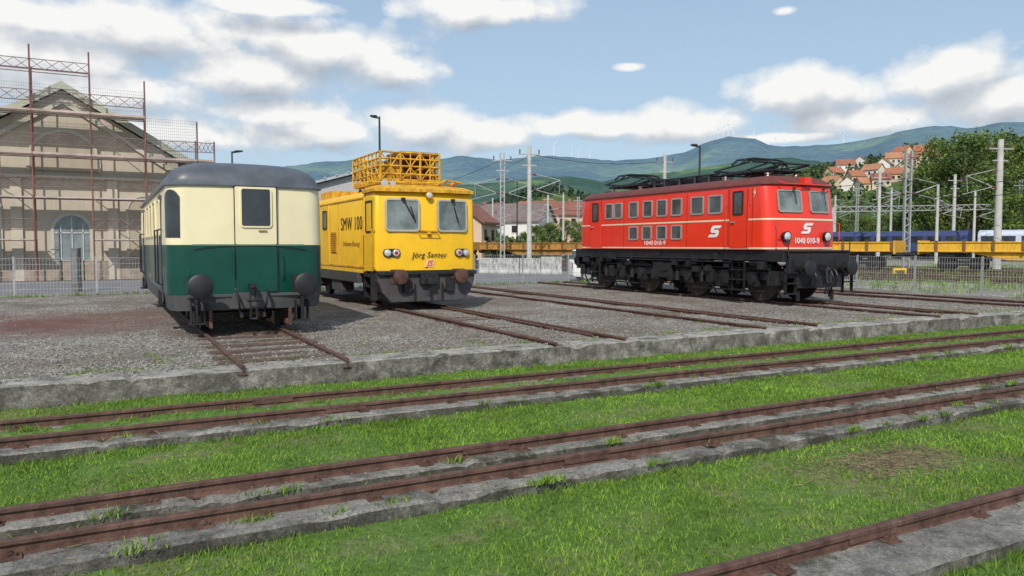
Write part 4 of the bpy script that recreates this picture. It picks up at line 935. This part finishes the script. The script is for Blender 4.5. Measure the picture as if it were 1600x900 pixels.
m_wy=M('wagon_yellow',(.72,.4,.02),.6,var=.15,scale=.8,dirt=(.3,.18,.06),dirtamt=.45); m_wb=M('wagon_rust',(.45,.24,.04),.7,var=.3,scale=.8,dirt=(.18,.09,.05),dirtamt=.5)
wagon(-13.6,19.8,'long yellow flat wagon with low side boards',m_wy); wagon(6.7,19.8,'yellow flat wagon with stanchions in the yard',m_wy); wagon(27,19.8,'rusty yellow flat wagon with brown stanchions',m_wb); wagon(47.3,19.8,'rusty yellow flat wagon with brown stanchions',m_wb)
def pcar(t,off,Lw,c1,label):
    e=E('passenger_coach',P1+U*t+NV*off,label,'passenger coach','coaches in the railway yard',ang)
    m=MB(); W_=1.4
    pr=[(-W_,.9),(-W_,2.9),(-1.15,3.2),(-.6,3.4),(.6,3.4),(1.15,3.2),(W_,2.9),(W_,.9)]
    m.prism([(0,a,z) for a,z in pr],(Lw,0,0)); bd=m.obj('body',c1,e,bevel=.08)
    for i in range(int(Lw/2)): MB().box((1.5+i*1.95,1.41,2.35),(1.4,.03,.75)).obj('window',m_gl,e)
    m=MB(); m.box((Lw/2,0,.75),(Lw-4,2.2,.4)); 
    for q in(2.5,Lw-2.5): m.box((q,0,.5),(3,2.0,.5))
    m.obj('bogie',m_dkmetal,e)
m_blue=M('coach_blue',(.035,.05,.14),.5,var=.1); m_cw=M('coach_white',(.5,.55,.66),.4,var=.08)
pcar(-13,45,24,m_cw,'pale blue white passenger coach in the yard'); pcar(12,45,24,m_blue,'dark blue passenger coach in the yard')
# ---------------------------------------------------------------- barriers, car, small things
m=MB(); m.prism([(0,-.45,0),(0,.45,0),(0,.45,.12),(0,.12,.35),(0,.1,1.0),(0,-.1,1.0),(0,-.12,.35),(0,-.45,.12)],(2.9,0,0))
b0=None
for i,px in enumerate((748,779,812,845)):
    x,y=P(px,50-i*.6)
    if b0 is None:
        b0=m.obj('concrete_barrier',m_conc_l,loc=(x,y,-.135),bevel=.02); tag(b0,'pale grey concrete barrier beside the road','concrete barrier','row of concrete barriers'); b0.rotation_euler[2]=-A+.05; 
    else: n_=dup(b0,(x,y,-.135),-A+.05+random.uniform(-.05,.05),(.45,1,1.1 if i==3 else 1))
b0.scale=(.45,1,1)
x,y=P(951,39.5); Ca=E('parked_car',(x,y,-.135),'white car parked behind the locomotive on asphalt','car',rz=-A+.1)
def carring(x,hw,z0,z1): return [(x,-hw,z0),(x,hw,z0),(x,hw+.02,(z0+z1)/2),(x,hw-.06,z1),(x,-hw+.06,z1),(x,-hw-.02,(z0+z1)/2)]
m=MB(); m.loft([carring(-2.0,.76,.3,1.0),carring(-1.9,.84,.25,1.1),carring(-1,.86,.22,1.12),carring(1.0,.86,.22,1.12),carring(1.9,.84,.25,1.05),carring(2.05,.74,.35,.9)]); m.obj('body',m_white,Ca,smooth=50,bevel=.03)
m=MB(); m.loft([[(-1.9,-.78,1.08),(-1.9,.78,1.08),(1.4,.78,1.08),(1.4,-.78,1.08)],[(-1.75,-.66,1.56),(-1.75,.66,1.56),(.8,.66,1.56),(.8,-.66,1.56)]]); m.obj('window',m_gl,Ca,bevel=.03)
m=MB(); m.loft([[(-1.8,-.68,1.54),(-1.8,.68,1.54),(.85,.68,1.54),(.85,-.68,1.54)],[(-1.6,-.6,1.62),(-1.6,.6,1.62),(.7,.6,1.62),(.7,-.6,1.62)]]); m.obj('roof',m_white,Ca)
for px_ in(-1.3,1.3):
    for s in(-1,1): 
        w_=MB().cyl((px_,s*.7,.31),(px_,s*.87,.31),.31,n=20).obj('wheel',m_black,Ca); MB().cyl((px_,s*.87,.31),(px_,s*.88,.31),.19,n=16).obj('rim',m_steel,w_)
for s in(-1,1): MB().box((-1.97,s*.62,.8),(.1,.2,.3)).obj('tail_light',m_lensr,Ca,bevel=.02)
x,y=P(1406,46); e=E('track_stop',(x,y,-.14),'small low yellow track stop in the ballast','track stop',rz=-A)
MB().box((0,0,.4),(.8,.1,.12)).obj('beam',m_yel,e); 
for s in(-.35,.35): MB().box((s,0,.18),(.08,.1,.36)).obj('leg',m_yel,e)
x,y=P(119,30.5); e=E('utility_cabinet',(x,y,-.12),'narrow grey utility cabinet behind the fence','utility cabinet',rz=-A)
MB().box((0,0,.85),(.28,.25,1.7)).obj('cabinet',M('cab_grey',(.12,.12,.12),.6),e,bevel=.01); MB().box((0,-.13,.9),(.2,.02,1.3)).obj('door',M('cab_grey2',(.16,.16,.16),.6),e)
# ---------------------------------------------------------------- trees
def treemesh(seed,H,Wd,nc=50,nl=85,ls=.24):
    rnd=random.Random(seed); tr=MB(); 
    tr.cyl((0,0,-.5),(0,0,H*.35),H*.028,H*.02,n=8); tr.cyl((0,0,H*.35),(rnd.uniform(-.4,.4),0,H*.75),H*.02,H*.007,n=7)
    cl=[]
    for i in range(nc):
        t=rnd.random()**.8; z=H*(.2+.78*t); rad=Wd*.5*math.sin(min(1,.25+t*.9)*2.7)**.7*rnd.uniform(.35,1.0) if t<.97 else 0; a=rnd.random()*6.28
        c=Vector((math.cos(a)*rad,math.sin(a)*rad,z)); cl.append((c,Wd*rnd.uniform(.09,.19)))
        if i%2==0: tr.cyl((0,0,max(H*.2,z-H*.2)),c,H*.007,H*.002,n=5)
    cr=MB()
    for c,s in cl:
        for k in range(nl):
            d=Vector((rnd.gauss(0,1),rnd.gauss(0,1),rnd.gauss(0,.8))).normalized()*s*rnd.uniform(.4,1.15); p=c+d
            n=(d.normalized()+Vector((rnd.gauss(0,.5),rnd.gauss(0,.5),rnd.gauss(0,.5)))).normalized(); u=n.orthogonal().normalized()*ls*rnd.uniform(.5,1.1); v=n.cross(u)
            cr.add([p+u,p+v*.7,p-u*.9,p-v*.7],[(0,1,2,3)])
    return tr,cr
m_bark=M('bark',(.09,.07,.05),.9,var=.3,scale=4)
protos=[]
for sd_,H_,W_,mt_ in((1,16,11,m_tree),(2,13,10,m_tree2),(3,10,8,m_tree),(4,18,9,m_tree2)):
    tr,cr=treemesh(sd_,H_,W_); x,y=P(1500+sd_*20,135)
    e=E('tree',(x,y,-.2),'leafy green deciduous tree beyond the railway yard','tree','trees beyond the railway yard'); tr.obj('trunk',m_bark,e,recalc=False); cr.obj('crown',mt_,e,recalc=False); protos.append((e,H_))
used=set()
TL=[(1450,120,1,14),(1475,112,0,17.5),(1502,108,3,17),(1530,112,0,18.5),(1560,118,3,17),(1590,112,1,16),(1618,110,0,17),(1460,100,2,9),(1510,98,1,9.5),(1550,98,2,11),(1600,96,1,11),(1430,125,2,8),
(1400,130,2,7),(1375,135,1,7),(1350,130,2,6.5),(1325,140,1,7.5),(1300,135,2,7),(1278,140,1,8.5),(1580,90,2,8),(1490,125,2,14),(1120,120,0,11),(1150,125,1,10.5),(1100,130,3,11),
(748,125,2,4.2),(772,120,1,4.4),(860,118,2,5.2),(885,122,1,5.6),(838,125,2,5.0),(905,115,0,5.5),(820,118,2,3.8),(925,125,1,7),(700,120,1,5.5),(1180,140,2,9),(1215,140,0,10),(960,150,1,9),(1000,150,0,9)]
for px,d,k,H_ in TL:
    x,y=P(px,d); pr,h0=protos[k]
    if k not in used: pr.location=(x,y,-.2); pr.scale=(H_/h0,)*3; used.add(k)
    else: dup(pr,(x,y,-.2),random.random()*6,H_/h0)
pts=[]
for i in range(260): 
    px=random.uniform(1290,1640); d=random.uniform(100,130); x,y=P(px,d); pts.append((x,y,-.3))
for i in range(120): px=random.uniform(735,930); d=random.uniform(92,118); x,y=P(px,d); pts.append((x,y,-.3))
woods('hedge',pts,m_leaf('hedge_leaves',(.09,.14,.045),.25,.3),'low shrubs lining the railway yard',60,(1.6,3.4))
xs=[];ys=[];hs_=[]
for i in range(650):
    px=random.uniform(1250,1640); d=random.uniform(25,70); x,y=P(px,d)
    if x<27.9: continue
    for k in range(10): xs.append(x+random.gauss(0,.2)); ys.append(y+random.gauss(0,.2)); hs_.append(random.uniform(.06,.28))
for i in range(500):
    x=random.uniform(-20,27); y=31.1+random.uniform(-.15,.05)
    for k in range(8): xs.append(x+random.gauss(0,.1)); ys.append(y+random.gauss(0,.06)); hs_.append(random.uniform(.05,.2))
blades('yard_weeds',np.array(xs),np.array(ys),np.full(len(xs),-.13),np.array(hs_),.035,m_grassblade,'weeds growing along fence and yard ballast')
# ---------------------------------------------------------------- world
w=bpy.data.worlds.new('World'); S.world=w; w.use_nodes=True; nt=w.node_tree
for n in list(nt.nodes): nt.nodes.remove(n)
SUN_EL=math.radians(42); sd=Vector((-.6,-.8,0)).normalized()
sky=nt.nodes.new('ShaderNodeTexSky'); sky.sky_type='NISHITA'; sky.sun_disc=False; sky.sun_elevation=SUN_EL; sky.sun_rotation=math.atan2(sd.x,sd.y); sky.air_density=1.0; sky.dust_density=1.5; sky.ozone_density=1.2
def mt(nt,op,a,b=None,c=None,clamp=False):
    n=nt.nodes.new('ShaderNodeMath'); n.operation=op; n.use_clamp=clamp
    for i,s in enumerate((a,b,c)):
        if s is None: continue
        if isinstance(s,(int,float)): n.inputs[i].default_value=s
        else: nt.links.new(s,n.inputs[i])
    return n.outputs[0]
ng=bpy.data.node_groups.new('cloud_density','ShaderNodeTree')
ng.interface.new_socket('az',in_out='INPUT',socket_type='NodeSocketFloat'); ng.interface.new_socket('el',in_out='INPUT',socket_type='NodeSocketFloat'); ng.interface.new_socket('d',in_out='OUTPUT',socket_type='NodeSocketFloat')
gi=ng.nodes.new('NodeGroupInput'); go=ng.nodes.new('NodeGroupOutput'); az_,el_=gi.outputs[0],gi.outputs[1]
cx=ng.nodes.new('ShaderNodeCombineXYZ'); ng.links.new(az_,cx.inputs[0]); ng.links.new(mt(ng,'MULTIPLY',el_,1.4),cx.inputs[1])
n1=noise_node(ng,8.5,5,cx.outputs[0],.6); n1.inputs['Detail'].default_value=8; n1.inputs['Distortion'].default_value=.1
vz=ng.nodes.new('ShaderNodeTexVoronoi'); vz.inputs['Scale'].default_value=24
wv=noise_node(ng,26,3,cx.outputs[0],.6); wm=ng.nodes.new('ShaderNodeVectorMath'); wm.operation='SCALE'; wm.inputs['Scale'].default_value=.04; ng.links.new(wv.outputs['Color'],wm.inputs[0])
wa=ng.nodes.new('ShaderNodeVectorMath'); wa.operation='ADD'; ng.links.new(cx.outputs[0],wa.inputs[0]); ng.links.new(wm.outputs[0],wa.inputs[1]); ng.links.new(wa.outputs[0],vz.inputs['Vector'])
blobs=[(60,100,190,62),(230,45,175,46),(150,140,190,40),(390,115,145,42),(520,80,165,58),(600,105,95,36),(430,178,135,30),(520,205,125,24),(650,200,130,42),(740,212,100,30),(750,12,170,30),(430,8,130,18),(920,195,145,24),(1070,195,130,32),(1270,150,118,46),(1320,188,130,28),(1490,115,110,44),(1560,150,110,36),(985,104,30,8),(1225,17,25,9),(250,205,270,34),(-150,80,190,80),(1800,120,170,60),(1230,215,150,12),(60,25,150,32)]
acc=None
for (bx,by,rx,ry) in blobs:
    a0,e0=azel(bx,by); rx/=1200.; ry/=1150.
    dx_=mt(ng,'MULTIPLY',mt(ng,'SUBTRACT',az_,a0),1/rx); dy_=mt(ng,'MULTIPLY',mt(ng,'SUBTRACT',el_,e0),1/ry)
    q=mt(ng,'SUBTRACT',1.0,mt(ng,'SQRT',mt(ng,'ADD',mt(ng,'MULTIPLY',dx_,dx_),mt(ng,'MULTIPLY',dy_,dy_))))
    acc=q if acc is None else mt(ng,'MAXIMUM',acc,q)
acc=mt(ng,'MAXIMUM',acc,-.8)
dn=mt(ng,'ADD',mt(ng,'MULTIPLY',acc,.9),mt(ng,'ADD',mt(ng,'MULTIPLY',mt(ng,'SUBTRACT',n1.outputs[0],.48),1.7),mt(ng,'MULTIPLY',mt(ng,'SUBTRACT',.42,vz.outputs['Distance']),.32)))
ng.links.new(dn,go.inputs[0])
tc=nt.nodes.new('ShaderNodeTexCoord'); sp=nt.nodes.new('ShaderNodeSeparateXYZ'); nt.links.new(tc.outputs['Generated'],sp.inputs[0])
az=mt(nt,'ARCTAN2',sp.outputs[0],sp.outputs[1]); el=mt(nt,'ARCSINE',sp.outputs[2])
def grp(a,e):
    g_=nt.nodes.new('ShaderNodeGroup'); g_.node_tree=ng; nt.links.new(a,g_.inputs[0]); nt.links.new(e,g_.inputs[1]); return g_.outputs[0]
d0=grp(az,el); d1_=grp(mt(nt,'SUBTRACT',az,.008),mt(nt,'ADD',el,.024))
mask=ramp(nt,d0,[(.0,0),(.12,.28),(.42,1)]).outputs[0]
lit=mt(nt,'ADD',.64,mt(nt,'MULTIPLY',mt(nt,'SUBTRACT',d0,d1_),.85),clamp=True)
lit2=mt(nt,'SUBTRACT',lit,mt(nt,'MULTIPLY',mt(nt,'MAXIMUM',mt(nt,'SUBTRACT',d0,.5),0.),.2),clamp=True)
cc=ramp(nt,lit2,[(.1,(.44,.49,.56)),(.5,(.64,.68,.73)),(.85,(.97,.97,.95))]).outputs[0]
bg1=nt.nodes.new('ShaderNodeBackground'); bg1.inputs[1].default_value=.12; nt.links.new(sky.outputs[0],bg1.inputs[0])
bg3=nt.nodes.new('ShaderNodeBackground'); bg3.inputs[1].default_value=.98; bg3.inputs[0].default_value=(.52,.69,.86,1)
veil=ramp(nt,sp.outputs[2],[(.0,.8),(.15,.6),(.45,.42)]).outputs[0]
mv=nt.nodes.new('ShaderNodeMixShader'); nt.links.new(veil,mv.inputs[0]); nt.links.new(bg1.outputs[0],mv.inputs[1]); nt.links.new(bg3.outputs[0],mv.inputs[2])
bg2=nt.nodes.new('ShaderNodeBackground'); bg2.inputs[1].default_value=.97; nt.links.new(cc,bg2.inputs[0])
up=ramp(nt,sp.outputs[2],[(.0,0),(.04,1)]).outputs[0]
mx=nt.nodes.new('ShaderNodeMixShader'); nt.links.new(mt(nt,'MULTIPLY',mask,up),mx.inputs[0]); nt.links.new(mv.outputs[0],mx.inputs[1]); nt.links.new(bg2.outputs[0],mx.inputs[2])
wo=nt.nodes.new('ShaderNodeOutputWorld'); nt.links.new(mx.outputs[0],wo.inputs[0])
sl=bpy.data.lights.new('sun','SUN'); sl.energy=3.7; sl.angle=math.radians(.6); sl.color=(1,.95,.87)
so=bpy.data.objects.new('sun',sl); C.objects.link(so)
dirv=Vector((sd.x*math.cos(SUN_EL),sd.y*math.cos(SUN_EL),math.sin(SUN_EL))); so.rotation_euler=dirv.to_track_quat('Z','Y').to_euler()
cd=bpy.data.cameras.new('camera'); cd.lens=27; cd.sensor_width=36; cd.clip_end=9000; cd.clip_start=.1
co=bpy.data.objects.new('camera',cd); C.objects.link(co); co.location=(0,0,CH); co.rotation_euler=(math.pi/2-PITCH,0,-A); S.camera=co
